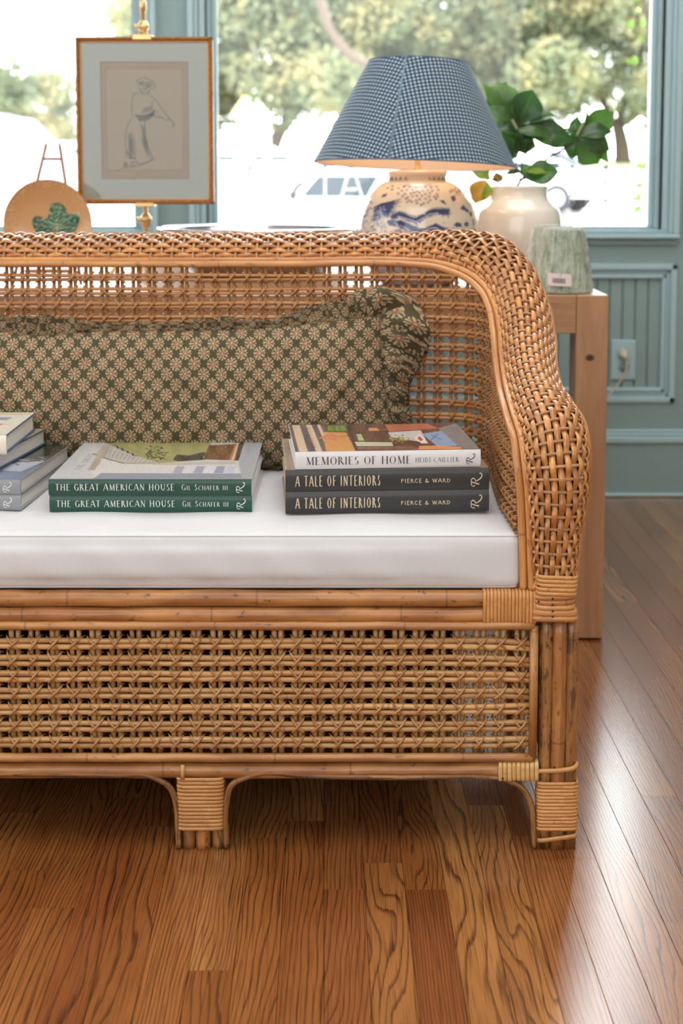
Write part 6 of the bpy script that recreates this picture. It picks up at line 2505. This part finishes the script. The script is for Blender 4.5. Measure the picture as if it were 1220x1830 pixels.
def car(label, x, y, rz, mat, length=4.6, h=1.5, group='parked cars outside the window', suv=False):
    t_ = thing('parked_car', (x, y, gz(y)), label, 'car', group, rz)
    L = length
    W = .90
    prof_b = [(-.50, .35), (-.50, .62), (-.485, .82), (-.30, .92), (-.05, .95), (.36, .97), (.49, .90), (.50, .60), (.50, .35)] if not suv else [(-.50, .38), (-.50, .75), (-.48, .95), (-.28, 1.04), (0, 1.05), (.49, 1.05), (.50, .70), (.50, .38)]
    top = [(-.26, .93), (-.12, h - .03), (.02, h), (.22, h - .02), (.40, .96)] if not suv else [(-.26, 1.04), (-.15, h - .05), (0, h), (.40, h - .02), (.48, 1.05)]

    def extr(pts, w, mat_, nm, inset=0.0, zoff=0):
        g = Geo()
        pts = np.array([(a * L, b) for a, b in pts])
        c = pts.mean(0)
        rows_ = []
        for (yy, k) in ((-w, .94), (-w * .97, .985), (-w * .9, 1.0), (w * .9, 1.0), (w * .97, .985), (w, .94)):
            q = c + (pts - c) * k
            rows_.append(np.column_stack([q[:, 0], np.full(len(q), yy), q[:, 1] + zoff]))
        R_ = np.array(rows_)
        R_ = np.concatenate([R_, R_[:, :1]], 1)
        grid(g, R_)
        for e in (0, -1):
            cc = R_[e].mean(0)
            n0 = len(R_[e])
            g.add(np.concatenate([R_[e], [cc]]), T=[[i, i + 1, n0] if e else [i + 1, i, n0] for i in range(n0 - 1)])
        return g.build(nm, mat_, t_, local=True)
    extr(prof_b, W, mat, 'car_body')
    extr(top, W * .86, mat, 'cabin')
    # windows set a little proud of the cabin sides
    c = np.mean(top, 0)
    for sg in (-1, 1):
        for (q0, q1) in ((-.21, -.04), (-.02, .16), (.18, .33 if not suv else .40)):
            g = Geo()
            zt = h - .12
            zb = .98 if not suv else 1.09
            a0 = max(q0, -.235)
            sl0 = .055 if q0 < -.1 else 0
            V = np.array([[a0 * L, sg * (W * .87), zb], [q1 * L, sg * (W * .87), zb], [(q1 - (.03 if q1 > .3 and not suv else 0)) * L, sg * (W * .85), zt], [(a0 + sl0) * L, sg * (W * .85), zt]])
            g.add(V, [[0, 1, 2, 3]] if sg < 0 else [[3, 2, 1, 0]])
            g.build('side_window', M['car_glass'], t_, smooth=False, local=True)
    tp = np.array(top)
    for nm, (a, b) in (('windscreen', (tp[0], tp[1])), ('rear_window', (tp[-2], tp[-1]))):
        g = Geo()
        a = np.array([a[0] * L, a[1]])
        b = np.array([b[0] * L, b[1]])
        n = unit(np.array([-(b - a)[1], (b - a)[0]]))
        if n[1] < 0:
            n = -n
        p0, p1 = a + (b - a) * .1 + n * .025, a + (b - a) * .9 + n * .025
        V = np.array([[p0[0], -W * .76, p0[1]], [p0[0], W * .76, p0[1]], [p1[0], W * .70, p1[1]], [p1[0], -W * .70, p1[1]]])
        g.add(V, [[0, 1, 2, 3]])
        g.build(nm, M['car_glass'], t_, smooth=False, local=True)
    for wx in (-.32, .31):
        for sg in (-1, 1):
            g = Geo()
            tube(g, [(wx * L, sg * (W - .2), .33), (wx * L, sg * (W - .17), .33), (wx * L, sg * (W + .0), .33), (wx * L, sg * (W + .02), .33)], [.31, .33, .33, .30], 24)
            wo = g.build('wheel', M['tyre'], t_, local=True)
            g = Geo()
            tube(g, [(wx * L, sg * (W + .0), .33), (wx * L, sg * (W + .035), .33)], [.2, .17], 16)
            g.build('hub_cap', M['hub'], wo, local=True)
    g = Geo()
    for sg in (-1, 1):
        box(g, .495 * L - .02, .502 * L + .01, sg * W * .78 - .12, sg * W * .78 + .12, .72, .9, .02)
    g.build('tail_lamp', M['redlamp'], t_, smooth=False, local=True)
    return t_


car('white parked car with dark windscreen, seen left of the jar lamp', PX(655, 26), 26, math.radians(58), M['car_w'], 4.5, 1.42)
car('tall white vehicle half hidden behind the gingham shade', PX(655, 36.5), 36.5, math.radians(4), M['car_w'], 5.0, 1.85, suv=True)
car('silver car with visible wheel parked right of the white vase', PX(905, 34), 34, math.radians(-24), M['car_w'], 4.6, 1.45)
car('distant white car on the street at the left of the large window', PX(430, 46), 46, math.radians(4), M['car_w'], 4.6, 1.45)
car('distant silver car seen through the left window beside the house', PX(98, 60), 60, math.radians(5), M['car_g'], 4.6, 1.45)

# yellow warning sign and white sign post
sg_ = thing('warning_sign', (PX(437, 30), 30, gz(30)), 'pale yellow diamond warning sign on a post outside the large window', 'sign')
g = Geo()
c_ = P(437, 202, 30)
s_ = .36
g.add(np.array([[c_[0] - s_ * .72, 29.98, c_[2]], [c_[0], 29.98, c_[2] - s_], [c_[0] + s_ * .72, 29.98, c_[2]], [c_[0], 29.98, c_[2] + s_], [c_[0] - s_ * .72, 30.0, c_[2]], [c_[0], 30.0, c_[2] - s_], [c_[0] + s_ * .72, 30.0, c_[2]], [c_[0], 30.0, c_[2] + s_]]),
      [[0, 1, 2, 3], [7, 6, 5, 4], [0, 4, 5, 1], [1, 5, 6, 2], [2, 6, 7, 3], [3, 7, 4, 0]])
g.build('sign_panel', plain('sign_yellow', srgb(236, 206, 120), .5), sg_, smooth=False)
g = Geo()
g.add(np.array([[c_[0] - s_ * .58, 29.97, c_[2]], [c_[0], 29.97, c_[2] - s_ * .8], [c_[0] + s_ * .58, 29.97, c_[2]], [c_[0], 29.97, c_[2] + s_ * .8]]), [[0, 1, 2, 3]])
g.build('sign_face', plain('sign_face', srgb(240, 238, 226), .5), sg_, smooth=False)
g = Geo()
tube(g, [(c_[0], 30.03, gz(30)), (c_[0], 30.03, c_[2])], .03, 8)
g.build('post', M['hub'], sg_)
bd = thing('street_board', (PX(466, 28), 28, gz(28)), 'white roadside board on a white post beside the warning sign', 'sign board')
g = Geo()
a_, b_ = P(446, 262, 28), P(472, 205, 28)
box(g, a_[0], b_[0], 28, 28.05, a_[2], b_[2], .01)
g.build('board', plain('white_board', srgb(228, 236, 240), .5), bd, smooth=False)
g = Geo()
a_, b_ = P(473, 262, 28), P(482, 212, 28)
box(g, a_[0], b_[0], 28, 28.1, gz(28), b_[2], .02)
g.build('post', plain('white_post', srgb(240, 240, 244), .5), bd, smooth=False)
g = Geo()
a_, b_ = P(446, 290, 28), P(453, 268, 28)
box(g, a_[0], b_[0], 28, 28.04, a_[2], b_[2])
box(g, a_[0] + .02, b_[0] - .02, 28.01, 28.03, gz(28), a_[2])
g.build('marker', plain('orange_marker', srgb(206, 120, 90), .6), bd, smooth=False)

# house with a grey shingled roof, left window
hs = thing('small_house', (PX(0, 30), 32, gz(32)), 'pinkish house with sloping grey shingle roof, seen through the left window', 'house')
M['hwall'] = plain('pink_siding', srgb(226, 200, 192), .9)
M['roof'] = plain('grey_shingles', srgb(134, 142, 162), .9, var=.1, bscale=30)
e0, e1 = P(-70, 190, 30), P(82, 332, 30)
g = Geo()
yb0, yb1 = 30.3, 37.0
ridge = np.array([e0[0], e0[2]])
ev = np.array([e1[0], e1[2]])
lft = np.array([2 * ridge[0] - ev[0], ev[1]])
V = []
for y_ in (yb0, yb1):
    V += [(lft[0] + .4, y_, gz(32) - .3), (ev[0] - .35, y_, gz(32) - .3), (ev[0] - .35, y_, ev[1] + .18), (ridge[0], y_, ridge[1] - .12), (lft[0] + .4, y_, ev[1] + .18)]
V = np.array(V)
g.add(V, [[0, 1, 2, 4], [6, 5, 9, 7], [1, 6, 7, 2], [5, 0, 4, 9]], T=[[4, 2, 3], [7, 9, 8]])
g.build('wall', M['hwall'], hs, smooth=False)
for s0, s1 in ((ridge, ev), (ridge, lft)):
    n = 12
    for i in range(n):
        a_ = s0 + (s1 - s0) * (i / n)
        b_ = s0 + (s1 - s0) * ((i + 1.15) / n)
        g = Geo()
        V = np.array([[a_[0], yb0 - .35, a_[1]], [b_[0], yb0 - .35, b_[1] + .045], [b_[0], yb1, b_[1] + .045], [a_[0], yb1, a_[1]],
                      [a_[0], yb0 - .35, a_[1] - .12], [b_[0], yb0 - .35, b_[1] - .07], [b_[0], yb1, b_[1] - .07], [a_[0], yb1, a_[1] - .12]])
        g.add(V, [[0, 1, 2, 3], [7, 6, 5, 4], [0, 4, 5, 1], [1, 5, 6, 2], [2, 6, 7, 3], [3, 7, 4, 0]])
        g.build('shingle_course', M['roof'], hs, smooth=False)
